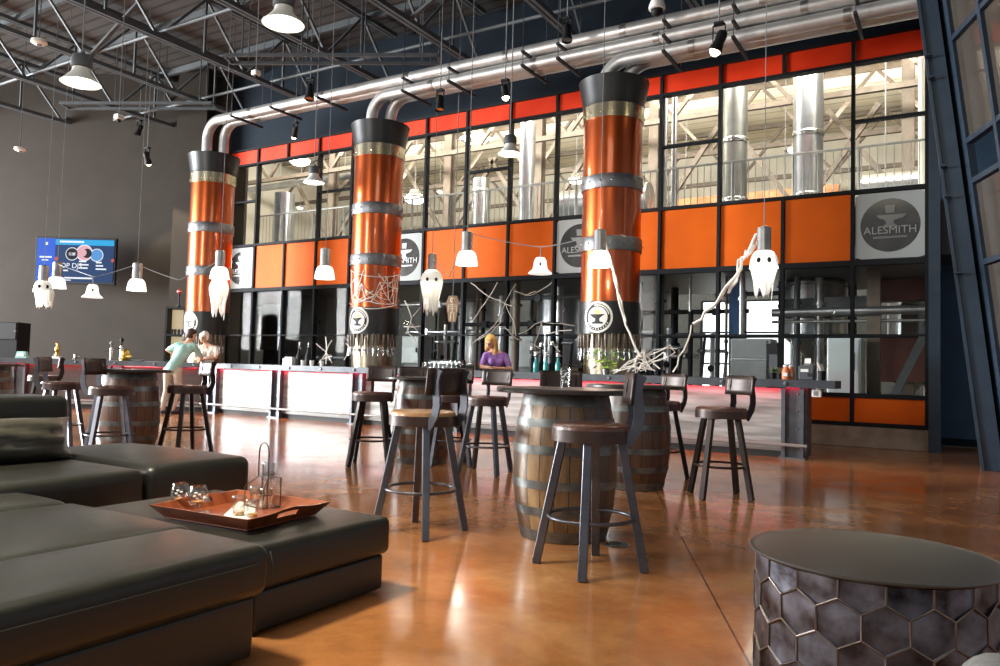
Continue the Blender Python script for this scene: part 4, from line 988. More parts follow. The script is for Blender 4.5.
# right end of the bar
t=thing('grey_equipment_box','large grey two-panel cabinet behind the bar near the till','cabinet',(onY(754,360,12.5).x,12.5,0))
MB().box((0,0,.85),(.62,.5,1.7),bev=.012).obj('body','grey',t)
for z0,z1 in ((.9,1.36),(1.39,1.67)): MB().box((-.02,-.262,(z0+z1)/2),(.54,.02,z1-z0),bev=.006).obj('door','darkgrey2',t)
MB().box((-.02,-.268,1.375),(.56,.03,.02)).obj('trim_strip','steel',t)
t=thing('dark_speaker','black slanted box next to the grey two-panel cabinet','speaker',(onY(778,360,12.4).x,12.4,0)); MB().bar((0,0,0),(-.06,0,1.62),.16,.4).obj('body','monitor',t); MB().box((-.03,-.21,1.3),(.12,.02,.3)).obj('grille','darkgrey',t)
for i,(px,lab) in enumerate(((773,'small dull green pot plant on the bar, nearest the grey cabinet'),(780,'small dull green pot plant on the bar beside the orange jars'))):
    t=thing('pot_plant',lab,'plant',barpt(px,.3),0,'pot plants at the end of the bar'); lath('pot',[(0,0),(.035,0),(.048,.09),(.04,.09),(0,.08)],'monitor',t); f=MB()
    for k in range(24):
        a=rnd.uniform(0,2*PI); c=Vector((0,0,.08)); d=Vector((math.cos(a)*.6,math.sin(a)*.6,rnd.uniform(.4,1.2))).normalized(); n=d.cross(Vector((0,0,1))).normalized(); s=rnd.uniform(.03,.06)
        f.quads([c,c+d*s+n*s*.4,c+d*s*2,c+d*s-n*s*.4],[(0,1,2,3)])
    f.obj('leaves','plantgreen',t)
for i,(px,lab) in enumerate(((786,'squat orange jar on the bar beside the pot plants'),(791,'orange jar on the bar next to the card reader'))):
    t=thing('orange_jar',lab,'jar',barpt(px,.28+.12*i),0,'orange jars on the bar'); lath('jar_body',[(0,0),(.05,0),(.055,.02),(.055,.12),(.035,.16),(.035,.18)],'orange',t); lath('lid',[(.04,.18),(.04,.2),(0,.205)],'white',t); MB().box((0,-.053,.07),(.06,.02,.05)).obj('jar_label','white',t)
t=thing('card_reader','dark grey payment terminal with a pale screen at the end of the bar','payment terminal',barpt(807,.32))
MB().box((0,0,.1),(.2,.14,.2),bev=.012).obj('body','darkgrey',t); MB().box((-.02,-.075,.13),(.1,.01,.04)).obj('screen','white',t); MB().box((0,.02,.215),(.08,.1,.03)).obj('receipt_slot','grey',t); MB().box((.05,-.075,.07),(.06,.012,.05)).obj('keypad','rubber',t); MB().quads([(-.04,.05,.22),(.04,.05,.22),(.04,.07,.3),(-.04,.07,.3)],[(0,1,2,3)]).obj('receipt','paper',t)
t=thing('napkin_cup','black cup stuffed with white napkins at the very end of the bar','cup',barpt(822,.3)); lath('cup_body',[(0,0),(.04,0),(.055,.13),(.048,.13),(0,.1)],'monitor',t); f=MB(); f.bar((0,0,.1),(-.06,0,.25),.06,.015); f.bar((.01,0,.1),(-.02,.02,.22),.06,.015); f.obj('napkin','paper',t)
# items hung under the rail end
t=thing('wall_outlet_box','small pale outlet box under the overhanging bar end','outlet box',(XE+.07,BY+.12,.9)); MB().box((0.06,0,0),(.12,.08,.1),bev=.008).obj('box_body','white',t); MB().box((0.05,-.043,0),(.05,.01,.06)).obj('socket_plate','grey',t)


# ================================================================== CEILING FIXTURES
def highbay(p, w, label, tilt=0):
    t=thing('highbay_lamp',label,'ceiling lamp',p,0,'bell-shaped ceiling lamps')
    MB().lathe([(w*.22,.24*w),(w*.24,.14*w),(w*.3,.05*w),(w*.4,-.06*w),(w*.52,-.18*w),(w*.5,-.18*w),(w*.3,.03*w),(0,.1*w)],32,caps=False).obj('reflector','lampwhite',t,smooth=40)
    MB().lathe([(.03,.62*w),(w*.22,.6*w),(w*.27,.5*w),(w*.27,.27*w),(w*.2,.24*w)],24).obj('driver_housing','darkgrey' if w<.47 else 'socket',t,smooth=40)
    MB().lathe([(0,.02*w),(w*.28,.02*w),(w*.39,-.075*w),(w*.495,-.178*w),(w*.47,-.182*w),(0,-.12*w)],32,caps=False).obj('diffuser','highbay_in',t,smooth=40)
    MB().lathe([(.02,.62*w),(.03,.66*w),(.02,.72*w),(0,.74*w)],10).obj('hook','socket',t)
    MB().cyl((0,0,.7*w),(0,0,9-p.z),.009,seg=6).obj('cord','cord',t)
    point(p+Vector((0,0,-.25*w)),25,(1,.95,.85),.12)
highbay(dep(81,77,9.0),.43,'bell-shaped ceiling lamp hanging lowest before the dark roof, cord in full view')
highbay(dep(283.5,17,8.7),.46,'bright bell-shaped ceiling lamp at the upper edge near the hung frame')
highbay(dep(314,179,15.3),.42,'bell-shaped ceiling lamp before the glass by the first orange panels')
highbay(dep(510,150,13.3),.42,'bell-shaped ceiling lamp before the glass above the bell ornament')
def spotlamp(px,py,Y,lit,label,aim=(-.25,-.2,-1),sz=.3):
    p=onY(px,py,Y) if Y<15 else dep(px,py,Y); t=thing('track_spotlight',label,'spotlight',p,0,'roof spotlights'); d=Vector(aim).normalized()
    q=d.to_track_quat('-Z','Y').to_matrix().to_4x4()
    MB().lathe([(.0,.5*sz),(.2*sz,.48*sz),(.24*sz,.3*sz),(.22*sz,.0),(.3*sz,-.42*sz),(.31*sz,-.5*sz),(.28*sz,-.5*sz),(.2*sz,-.1*sz),(0,-.08*sz)],20,q,caps=False).obj('lamp_can','monitor',t,smooth=45)
    MB().lathe([(0,-.4*sz),(.27*sz,-.42*sz),(.27*sz,-.44*sz),(0,-.44*sz)],20,q).obj('lens','bulb' if lit else 'steel',t)
    top=Vector((0,0,.75*sz)); f=MB(); 
    for s in (-.27,.27): f.bar((s*sz,0,.75*sz),(s*sz,0,.05*sz),.012,.03)
    f.bar((-.28*sz,0,.75*sz),(.28*sz,0,.75*sz),.012,.03); f.obj('yoke','monitor',t)
    MB().box((0,0,.82*sz),(.14,.1,.04)).obj('track_adapter','monitor',t); MB().cyl((0,0,.85*sz),(0,0,max(.9*sz,min(2.2,9-p.z))),.01,seg=6).obj('hanger_rod','cord',t)
    if lit: MB().sphere(d*(.46*sz),.22*sz,(1,1,1),12).obj('bulb','spotbulb',t,smooth=True); spot(p+d*.75*sz,p+d*5,lit,60)
spotlamp(139,130,12.2,0,'black spotlight hanging before the taupe wall, unlit')
spotlamp(147,158,18.9,260,'lit spotlight washing the taupe wall beside the first column',aim=(-.25,.55,-1),sz=.3)
spotlamp(310,92,11.2,0,'black spotlight under the hung channel frame',aim=(.1,-.15,-1),sz=.34)
spotlamp(295,132,12.6,160,'glowing spotlight before the blue header near the first column',aim=(-.35,.1,-1),sz=.26)
spotlamp(440,103,11.6,0,'chrome-black spotlight below the pipes by the second column',aim=(.1,-.15,-1),sz=.3)
spotlamp(505,92,11.6,160,'lit spotlight below the pipes between second and third columns',aim=(.25,-.15,-1),sz=.26)
spotlamp(567,33,11.2,0,'black spotlight in front of the upper pipes before the third column',aim=(.1,-.15,-1),sz=.3)
spotlamp(719,42,11.2,160,'largest spotlight, tilted below the pipes between two orange bays',aim=(-.35,-.2,-1),sz=.34)
spotlamp(190,127,13.0,0,'small dark spotlight below the pipes of the first column',aim=(.1,-.15,-1),sz=.26)
p=onY(657,8,11.3); t=thing('dome_camera','white dome security camera hung above the silver pipes','security camera',p)
MB().lathe([(.0,.12),(.1,.11),(.13,.03),(.13,-.02),(.1,-.03)],24).obj('housing','white',t,smooth=45); MB().lathe([(.095,-.02),(.09,-.08),(.05,-.12),(0,-.13)],20).obj('dome','monitor',t,smooth=True); MB().cyl((0,0,.1),(0,0,9-p.z),.012,seg=8).obj('drop_rod','cord',t)
for px,py,d,lab in ((119,117,12,'small white sensor box hanging on a rod over the bar wing'),(256,73,12.5,'small white sensor box hanging beside the hung channel frame')):
    p=dep(px,py,d); t=thing('sensor_box',lab,'sensor',p,0,'hanging sensor boxes'); MB().box((0,0,0),(.12,.12,.08),bev=.012).obj('housing','white',t); MB().lathe([(.0,-.09),(.03,-.08),(.03,-.04)],12).obj('lens','monitor',t); MB().cyl((0,0,.04),(0,0,9-p.z),.008,seg=6).obj('drop_rod','cord',t)
for px,py,d,lab in ((39,43,13,'round white detector under the roof nearer the lamp'),(20,150,18,'round white detector low against the dark far wall')):
    p=dep(px,py,d); t=thing('smoke_detector',lab,'detector',p,0,'smoke detectors'); MB().lathe([(.0,.05),(.12,.05),(.13,0),(.08,-.03),(0,-.03)],20).obj('housing','white',t,smooth=45); MB().lathe([(.05,-.03),(.04,-.05),(0,-.05)],14).obj('vent_ring','grey',t); MB().cyl((0,0,.05),(0,0,max(.1,9-p.z)),.01,seg=6).obj('drop_rod','truss',t)
# ================================================================== BARREL TABLES
def barrel(m):
    t=thing('barrel_table','','table')
    prof=[]; H=.96
    for i in range(17):
        u=i/16; z=H*u; prof.append((.285+.07*(1-(2*u-1)**2),z))
    f=MB().lathe([(0,.03),(.27,.03)]+[(prof[0][0]-.012,0)]+prof+[(prof[-1][0]-.012,H),(.27,.93),(0,.93)],44,caps=False)
    f.obj('staves',m,t,smooth=50)
    def rad(z): u=z/H; return .285+.07*(1-(2*u-1)**2)
    for z,w in ((.04,.07),(.2,.055),(.375,.055),(.6,.055),(.775,.055),(.92,.07)):
        MB().lathe([(rad(z-w/2)-.002,z-w/2),(rad(z-w/2)+.005,z-w/2),(rad(z+w/2)+.005,z+w/2),(rad(z+w/2)-.002,z+w/2)],44,caps=False).obj('hoop','hoop',t,smooth=50)
    MB().lathe([(0,.965),(.47,.965),(.48,.97),(.48,.99),(.473,.997),(0,.997)],56).obj('round_top','tabletop',t,smooth=30)
    MB().box((0,0,.95),(.5,.06,.03)).box((0,0,.95),(.06,.5,.03)).obj('top_bracket','darkleg',t)
    return t
bl=[('stave',(-2.29,4.72),.4,'pale oak barrel table in the middle of the floor with a glass on it'),
    ('stave_dark',tuple(dep(634,430,7.45).xy),1.0,'dark barrel table behind the pale oak one'),
    ('stave_red',tuple(dep(423,425,8.95).xy),2.0,'reddish-brown barrel table behind the stool with the tan seat'),
    ('stave_red',tuple(dep(128,410,9.0).xy),3.1,'reddish-brown barrel table before the bar wing, stools at both sides'),
    ('stave_dark',tuple(dep(-14,385,11.0).xy),.2,'barrel table cut off by the picture edge behind the sofa back')]
bl[4]=('stave_red',)+bl[4][1:]
protos={}; BARR=[]
for m,(x,y),rz,lab in bl:
    if m not in protos: t=protos[m]=barrel(m); t.location=(x,y,0); t.rotation_euler=(0,0,rz); t['label']=lab; t['group']='barrel tables'
    else: t=dup(protos[m],lab,(x,y,0),rz)
    BARR.append(t)
# ================================================================== BAR STOOLS (local +Y = side of the backrest)
def stool(leg,band,plate,wood):
    t=thing('bar_stool','','stool')
    MB().lathe([(0,.735),(.2,.735),(.222,.742),(.228,.755),(.228,.8),(.22,.814),(.198,.82),(0,.817)],40).obj('seat',wood,t,smooth=35)
    MB().lathe([(.22,.722),(.233,.722),(.233,.79),(.22,.79)],40,caps=False).obj('seat_band',band,t,smooth=35)
    MB().lathe([(0,.715),(.1,.715),(.1,.737),(0,.737)],20).obj('swivel_plate',leg,t)
    for k in range(4):
        a=PI/4+k*PI/2; c,s=math.cos(a),math.sin(a)
        MB().bar((.165*c,.165*s,.742),(.31*c,.31*s,.002),.047,.047,up=(c,s,0),bev=.003).obj('leg',leg,t)
    MB().box((0,0,.726),(.27,.036,.03),rz=PI/4).box((0,0,.726),(.27,.036,.03),rz=-PI/4).obj('seat_frame',leg,t)
    z=.29; r=.165+(.31-.165)*(.742-z)/.74-.012
    MB().tube([(r*math.cos(q),r*math.sin(q),z) for q in np.linspace(0,2*PI,41)[:-1]],.011,8,closed=True).obj('foot_ring',leg,t,smooth=60)
    # backrest: curved plate on two bent flat uprights
    def yb(z,x): return .205+.05*((z-.95)/.16) - .25*x*x/.16*.35
    ZU=[.715,.75,.8,.86,.92,.97,1.02,1.07,1.105]; YU=[.165,.19,.222,.238,.236,.226,.222,.232,.25]
    for s in (-1,1):
        f=MB(); pts=[Vector((s*.135,YU[i]+.012,ZU[i])) for i in range(9)]
        for wv in (0,):
            vs=[]; n=len(pts)
            for i,p in enumerate(pts):
                tz=(pts[min(i+1,n-1)]-pts[max(i-1,0)]).normalized(); nn=Vector((0,tz.z,-tz.y))
                for dx,dn in ((-.007,-.03),(.007,-.03),(.007,.03),(-.007,.03)): vs.append(p+Vector((dx,0,0))+nn*dn)
            fs=[(3,2,1,0),tuple(4*(n-1)+k for k in range(4))]
            for i in range(n-1):
                for k in range(4): fs.append((4*i+k,4*i+(k+1)%4,4*i+4+(k+1)%4,4*i+4+k))
            f.quads(vs,fs)
        f.obj('back_upright',leg,t)
    us=np.linspace(-.19,.19,13); vs=np.linspace(0,1,5)
    mb=MB().sheet(lambda u,v:(u,.262-.9*u*u*1.0+.018*(v-.3)-.03,.935+.18*v),list(us),list(vs))
    o=mb.obj('backrest',plate,t,smooth=True); so=o.modifiers.new('thick','SOLIDIFY'); so.thickness=.014; so.offset=0
    return t
SA=stool('legsteel','seatband','backplate','seatwood'); SB=stool('darkleg','seatband','backplate','seatwood')
def dirv(r,f_): return (CR*r+CF*f_).normalized()
def g(px,py,d): p=dep(px,py,d); return (p.x,p.y,0)
ST=[(SB,(-1.79,4.04,0),dirv(1,-.05),'nearest bar stool, in front of the pale oak barrel with its back turned sideways'),
    (SA,(-3.13,4.22,0),dirv(.78,-.62),'bar stool with steel legs close to the ottoman'),
    (SB,g(721,412,7.0),dirv(.93,.37),'dark bar stool before the end of the bar, alone on the open floor'),
    (SB,g(373,394,8.55),dirv(.3,.95),'bar stool facing the bar between the sofa and the reddish barrel'),
    (SA,g(487,397,8.2),dirv(.5,.86),'bar stool behind the steel-legged one, below the woman in purple'),
    (SB,g(659,402,8.2),dirv(.85,.5),'bar stool at the far side of the dark barrel'),
    (SB,g(562,398,6.6),dirv(.02,1),'bar stool behind the pale oak barrel, only its back showing over the top'),
    (SB,g(410,398,9.75),dirv(.05,1),'bar stool behind the reddish barrel near the second column'),
    (SA,g(451,394,8.8),dirv(.35,.9),'bar stool squeezed beside the reddish barrel, seat edge showing'),
    (SB,g(188,387,9.25),dirv(.75,.66),'bar stool beside the reddish barrel below the man in teal'),
    (SA,g(112,386,8.35),dirv(-.95,.1),'bar stool in front of the reddish barrel before the bar wing'),
    (SA,g(62,383,9.4),dirv(-.98,-.15),'bar stool behind the sofa pillow with its back to the picture edge'),
    (SB,g(44,377,12.4),dirv(.8,.5),'small distant bar stool between the two barrels near the bar wing')]
ST[0]=(SA,)+ST[0][1:]
used=set(); STOOLS=[]
for pr,loc,dv,lab in ST:
    if pr.name not in used: used.add(pr.name); t=pr; t.location=loc; t.rotation_euler=(0,0,rz_of(dv)); t['label']=lab; t['group']='bar stools'
    else: t=dup(pr,lab,loc,rz_of(dv))
    STOOLS.append(t)
LEGROT={0:34,1:96,2:-22,3:20,4:10,5:0,6:0,7:0,8:30,9:10,10:40,11:0,12:0}
for i,t in enumerate(STOOLS):
    for o in kids(t):
        if o.name.startswith(('leg','seat_frame')): o.rotation_euler=(0,0,R(LEGROT[i]))
# tan seat of the stool near the ottoman
for o in C.objects:
    if o.parent and o.parent.get('label','').startswith('bar stool with steel legs') and o.name.startswith('seat') and 'band' not in o.name and 'frame' not in o.name:
        o.data=o.data.copy(); o.data.materials[0]=mat('tan_seat_wood',srgb(166,124,84),srgb(186,144,100),5,.35,coat=.3,stretch=(1,8,1)); o['label']='tan wooden seat'
p=onZ(565,387,.997); tumbler(Vector((p.x,p.y,.998)),'printed pint glass standing on the pale oak barrel table',.14,.042,0,None)
gt=[o for o in C.objects if o.get('label','').startswith('printed pint glass')][0]
rnd=random.Random(3); f=MB()
for k in range(16):
    a=-PI/2+.45+rnd.uniform(-.8,.8); z=rnd.uniform(.03,.11); r=.0395+.005*z/.14
    f.sphere((r*math.cos(a),r*math.sin(a),z),.008,(1,1,.8),6)
f.obj('white_print','white',gt)

# ================================================================== LEATHER LOUNGE
def soft(mb,c,size,bev=.05,puff=.02,seg=5):
    bm=bmesh.new(); bmesh.ops.create_cube(bm,size=1); bmesh.ops.scale(bm,vec=size,verts=bm.verts)
    bmesh.ops.bevel(bm,geom=bm.edges[:],offset=bev,segments=seg,profile=.5,affect='EDGES')
    bmesh.ops.subdivide_edges(bm,edges=[e for e in bm.edges if e.calc_length()>.14],cuts=7,use_grid_fill=True)
    w,d,h=[s/2 for s in size]
    for v in bm.verts:
        x,y,z=v.co.x/w,v.co.y/d,v.co.z/h
        if z>0: v.co.z+=puff*(1-x*x)*(1-y*y)*z
        if abs(x)>.5: v.co.x+=math.copysign(puff*.35*(1-y*y)*(1-z*z),x)
        if abs(y)>.5: v.co.y+=math.copysign(puff*.35*(1-x*x)*(1-z*z),y)
    bmesh.ops.recalc_face_normals(bm,faces=bm.faces)
    return mb._add(bm,Matrix.Translation(Vector(c)))
def sb(x0,x1,y0,y1,z0,z1,bev=.05,puff=.02,o=(0,0,0)):
    return soft(MB(),((x0+x1)/2-o[0],(y0+y1)/2-o[1],(z0+z1)/2-o[2]),(x1-x0,y1-y0,z1-z0),bev,puff)
def seam(pts,o,r=.003): return MB().tube([Vector(p)-Vector(o) for p in pts],r,6)
O=(-3.4,1.5,0); t=thing('sectional_sofa','nearest black leather sofa section with a wide low arm','sofa',O)
sb(-2.76,-2.215,.5,2.06,.245,.435,.045,.012,O).obj('arm_cushion','leather',t,smooth=True)
sb(-2.74,-2.25,.5,2.02,.02,.25,.02,0,O).obj('arm_base','leather',t,smooth=40)
seam([(-2.208,.55,.375),(-2.208,1.2,.377),(-2.209,1.98,.375),(-2.225,2.035,.374)],O,.0022).obj('seam','stitch',t,smooth=True)
seam([(-2.21,2.045,.41),(-2.206,2.06,.36),(-2.21,2.058,.28)],O,.003).obj('seam','stitch',t,smooth=True)
for x0,x1 in ((-3.69,-2.765),(-4.17,-3.695)):
    sb(x0,x1,.95,2.15,.19,.42,.055,.035,O).obj('seat_cushion','leather',t,smooth=True)
sb(-4.17,-2.77,.5,2.08,.02,.19,.02,0,O).obj('sofa_base','leather',t,smooth=40)
sb(-4.17,-2.77,.35,.9,.2,.8,.08,.03,O).obj('backrest','leather',t,smooth=True)
O=(-4.9,2.6,0); t=thing('sectional_sofa','black leather sofa section with a backrest, grey pillow on it','sofa',O)
sb(-5.38,-4.2,.45,2.885,.18,.455,.05,.02,O).obj('seat_cushion','leather',t,smooth=True)
sb(-5.6,-4.2,2.9,3.69,.17,.465,.06,.03,O).obj('chaise_cushion','leather',t,smooth=True)
sb(-5.62,-4.25,.45,3.65,.02,.19,.02,0,O).obj('sofa_base','leather',t,smooth=40)
sb(-5.85,-5.36,.45,3.07,.19,.845,.06,.02,O).obj('backrest','leather',t,smooth=True)
# grey leather pillow
f=MB(); W_,H_=.62,.17
def pil(u,v):
    x=(u-.5)*2; y=(v-.5)*2
    return 0
bm=bmesh.new(); bmesh.ops.create_cube(bm,size=2); bmesh.ops.subdivide_edges(bm,edges=bm.edges[:],cuts=11,use_grid_fill=True)
rp=random.Random(2)
for v in bm.verts:
    x,y,z=v.co; k=max(abs(x),abs(y)); th=math.sqrt(max(0,1-abs(x)**3.2))*math.sqrt(max(0,1-abs(y)**3.2))
    cor=1+.06*(abs(x)*abs(y))**2
    v.co=Vector((z*(.02+.15*th)+.014*math.sin(9*y+4*x)*th+.01*math.sin(17*x+5*y)*th, x*.5*cor, y*.135*cor*(1+.05*math.sin(5*x))))
f._add(bm); t=f.obj('throw_pillow','leather2',loc=(-5.02,2.34,.59),smooth=True); t.rotation_euler=(0,R(-14),0)
tag(t,'grey leather pillow leaning on the sofa backrest','pillow')
O=(-3.05,2.58,0); t=thing('ottoman','black leather ottoman carrying the wooden tray','ottoman',O)
sb(-3.75,-2.42,2.17,3.03,.185,.368,.035,.008,O).obj('top_cushion','leather',t,smooth=True)
sb(-3.73,-2.45,2.19,3.01,.01,.183,.018,0,O).obj('ottoman_base','leather',t,smooth=40)
seam([(-2.43,2.2,.352),(-2.43,3.0,.352)],O,.0025).obj('seam','stitch',t,smooth=True)

# ------------------------------------------------------------------ tray and what is on it
TC=Vector((-2.958,2.548,.376)); TRZ=R(4)
t=thing('serving_tray','red-brown wooden tray with flared sides on the ottoman','tray',TC,TRZ)
W,Dp=.53,.456
MB().box((0,0,.006),(W,Dp,.012)).obj('tray_base','traywood',t)
fl=.05; hgt=.062
for s in (-1,1):                                    # long sides
    MB().quads([(-W/2,s*Dp/2,.004),(W/2,s*Dp/2,.004),(W/2+fl,s*(Dp/2+fl),hgt),(-W/2-fl,s*(Dp/2+fl),hgt),(-W/2,s*(Dp/2-.012),.012),(W/2,s*(Dp/2-.012),.012),(W/2+fl-.006,s*(Dp/2+fl-.012),hgt),(-W/2-fl+.006,s*(Dp/2+fl-.012),hgt)],[(0,1,2,3),(7,6,5,4),(3,2,6,7),(0,4,5,1),(1,5,6,2),(0,3,7,4)]).obj('long_side','traywood',t)
for s in (-1,1):                                    # ends with hand slots and a raised wave
    f=MB(); n=24
    def pt(v,k,inn): 
        y=-(Dp/2+fl*k)+2*(Dp/2+fl*k)*v; top=hgt+.014*max(0,math.cos((v-.5)*PI*1.6))**2
        return (s*(W/2+fl*k*1.0-inn),y,.004+(top-.004)*k)
    for (v0,v1,k0,k1) in ((0,.36,0,1),(.64,1,0,1),(.36,.64,0,.42),(.36,.64,.74,1)):
        vs=np.linspace(v0,v1,9)
        for inn in (0,.012): f.sheet(lambda v,k:pt(v,k,inn),list(vs),[k0,k1])
        f.sheet(lambda v,i:pt(v,k1,i*.012),list(vs),[0,1]); f.sheet(lambda v,i:pt(v,k0,i*.012),list(vs),[0,1])
    f.obj('handle_end','traywood',t)
def tz(px,py): p=onZ(px,py,TC.z+.012); return Vector((p.x,p.y,TC.z+.0125))
for (px,py,lab) in ((179,509,'tulip beer glass on the tray, farther from the wire carrier'),(197,512,'tulip beer glass on the tray, nearer the wire carrier')):
    t=thing('tulip_glass',lab,'glass',tz(px,py),0,'tulip glasses on the tray')
    MB().lathe([(.012,.028),(.03,.042),(.044,.066),(.047,.086),(.041,.112),(.035,.126),(.033,.126),(.039,.111),(.0445,.086),(.041,.067),(.028,.046),(.0,.036)],28).obj('bowl','glass',t,smooth=60)
    MB().lathe([(0,0),(.034,0),(.034,.003),(.01,.008),(.008,.018),(.014,.03),(0,.03)],24).obj('foot','glass',t,smooth=60)
    MB().lathe([(0,.0365),(.02,.0425),(.03,.052),(0,.052)],20).obj('beer_rest','beer',t,smooth=50)
    f=MB()
    for (u,z,a,b) in ((-.012,.083,.016,.006),(.01,.09,.014,.005),(0,.073,.018,.004),(-.006,.098,.012,.004)):
        an=-PI/2+.87+u/.047; f.sphere((.0465*math.cos(an),.0465*math.sin(an),z),.008,(1,1,.6),8)
    f.obj('white_print','white',t)
# wire flight carrier
t=thing('wire_carrier','dark wire carrier with a tall loop handle on the tray','carrier',tz(262,507),R(-8))
f=MB(); lp=[(-.042,0,.15),(-.042,0,.27)]+[(.042*-math.cos(a),0,.27+.055*math.sin(a)) for a in np.linspace(0,PI,11)[1:-1]]+[(.042,0,.27),(.042,0,.0)]
f.tube(lp,.0035,8).obj('loop_handle','wire',t,smooth=60)
f=MB(); f.tube([(-.08,-.05,.006),(.08,-.05,.006),(.08,.05,.006),(-.08,.05,.006)],.003,6,closed=True)
for x in (-.08,.08):
    for y in (-.05,.05): f.cyl((x,y,.003),(x,y,.1 if y<0 else .15),.003,seg=6)
f.tube([(-.08,-.05,.1),(-.042,0,.15),(.042,0,.15),(.08,-.05,.1)],.003,6); f.tube([(-.08,.05,.15),(.08,.05,.15)],.003,6)
f.obj('wire_frame','wire',t,smooth=60)
for x,z,y in ((-.04,.07,-.01),(.045,.07,-.01),(0,.165,.03)):
    MB().tube([(x+.034*math.cos(a),y+.034*math.sin(a),z) for a in np.linspace(0,2*PI,21)[:-1]],.0025,6,closed=True).obj('glass_ring','wire',t,smooth=60)
cz=tz(262,507)
def taster(loc,lab,s=1,beer=0): 
    t=thing('tasting_glass',lab,'glass',loc,0,'tasting glasses on the tray')
    MB().lathe([(0,0),(.026*s,0),(.03*s,.085*s),(.0285*s,.085*s),(.0245*s,.006),(0,.006)],24).obj('glass_body','glass',t,smooth=40)
    MB().lathe([(.0295*s,.08*s),(.031*s,.084*s),(.0295*s,.088*s)],24,caps=False).obj('rim','glass',t,smooth=40)
    if beer: MB().lathe([(0,.0065),(.0243*s,.0065),(.0245*s,.02*s),(0,.02*s)],18).obj('beer_rest','beer',t)
    return t
q=Matrix.Rotation(R(-8),3,'Z')
taster(cz+q@Vector((-.04,-.01,.009)),'tasting glass in the lower ring of the wire carrier, nearer the tulip glasses',1.05)
taster(cz+q@Vector((.045,-.01,.009)),'tasting glass in the lower ring of the wire carrier, nearer the open floor',1.05)
taster(cz+q@Vector((0,.03,.13)),'tasting glass held highest in the wire carrier',1.05)
taster(tz(238.5,516),'tasting glass standing on the white paper on the tray',1.1,1)
taster(tz(252,518),'tasting glass standing by the tray handle',1.0,1)
a=tz(222,519); t=thing('paper_napkin','white paper sheet lying on the tray under the tasting glasses','napkin',a)
pp=[tz(x,y)-a for x,y in ((219,520),(240,501),(256,503),(254,526))]
f=MB().quads([p+Vector((0,0,.0005)) for p in pp]+[p+Vector((0,0,.0025)) for p in pp],[(3,2,1,0),(4,5,6,7),(0,1,5,4),(1,2,6,5),(2,3,7,6),(3,0,4,7)]); f.obj('sheet','paper',t)
MB().bar(pp[0]*.6+pp[2]*.4+Vector((0,0,.003)),pp[1]*.5+pp[2]*.5+Vector((0,0,.003)),.004,.001).obj('fold_line','grey',t)
bpy.context.view_layer.update()

# ================================================================== HEXAGON DRUM TABLE
HC=Vector((-.264,3.117,0)); HZ=.48
t=thing('drum_table','round metal drum table with hexagon facets','table',HC,R(11))
MB().lathe([(0,HZ-.012),(.405,HZ-.012),(.418,HZ-.008),(.423,HZ-.001),(.42,HZ+.004),(.412,HZ+.002),(.4,HZ),(0,HZ)],96).obj('drum_top','patina',t,smooth=30)
RH=.4; nc=18; wd=2*PI/nc; sd=RH*wd/math.sqrt(3); rows=range(-1,5)
facets=MB(); seams=MB(); zt=HZ-.015; zb=.0
def cyl3(r,a,z): return Vector((r*math.cos(a),r*math.sin(a),z))
for ri in rows:
    zc=zt-.02-ri*1.5*sd
    for ci in range(nc):
        a0=(ci+.5*(ri%2))*wd
        pts=[]
        for k in range(6):
            an=PI/2+k*PI/3; u=sd*math.cos(an); z=zc+sd*math.sin(an); pts.append((a0+u/RH,z))
        # clip in z
        def clip(poly,lim,above):
            out=[]
            for (p,q_) in zip(poly,poly[1:]+poly[:1]):
                ip=p[1]<=lim if not above else p[1]>=lim; iq=q_[1]<=lim if not above else q_[1]>=lim
                if ip: out.append(p)
                if ip!=iq: s_=(lim-p[1])/(q_[1]-p[1]); out.append((p[0]+(q_[0]-p[0])*s_,lim))
            return out
        pl=clip(clip(pts,zt,False),zb,True)
        if len(pl)<3: continue
        ca=sum(p[0] for p in pl)/len(pl); cz_=sum(p[1] for p in pl)/len(pl)
        outer=[cyl3(RH+.004,a,z) for a,z in pl]; tl=(rp.uniform(-.06,.06),rp.uniform(-.06,.06)); tg=Vector((-math.sin(ca),math.cos(ca),0)); inner=[cyl3(RH-.004+tl[0]*RH*(a-ca)*.5+tl[1]*(z-cz_)*.5,ca,cz_+(z-cz_)*.94)+tg*(RH*(a-ca)*.94) for a,z in pl]
        n=len(pl); cen=cyl3(RH-.006,ca,cz_)
        facets.quads(outer+inner,[(i,(i+1)%n,n+(i+1)%n,n+i) for i in range(n)]+[tuple(range(n,2*n))])
        for p,q_ in zip(pts,pts[1:]+pts[:1]):
            if (zb<p[1]<zt) and (zb<q_[1]<zt): seams.tube([cyl3(RH+.004,*p),cyl3(RH+.004,*q_)],.0036,6)
            elif (zb<p[1]<zt) or (zb<q_[1]<zt):
                if abs(p[0]-q_[0])<1e-6: seams.tube([cyl3(RH+.004,p[0],min(zt,max(zb,p[1]))),cyl3(RH+.004,q_[0],min(zt,max(zb,q_[1])))],.0032,6)
bmesh.ops.recalc_face_normals(facets.bm,faces=facets.bm.faces)
facets.obj('hexagon_wall','hexmetal',t); seams.obj('seam_lines','seam',t,smooth=60)
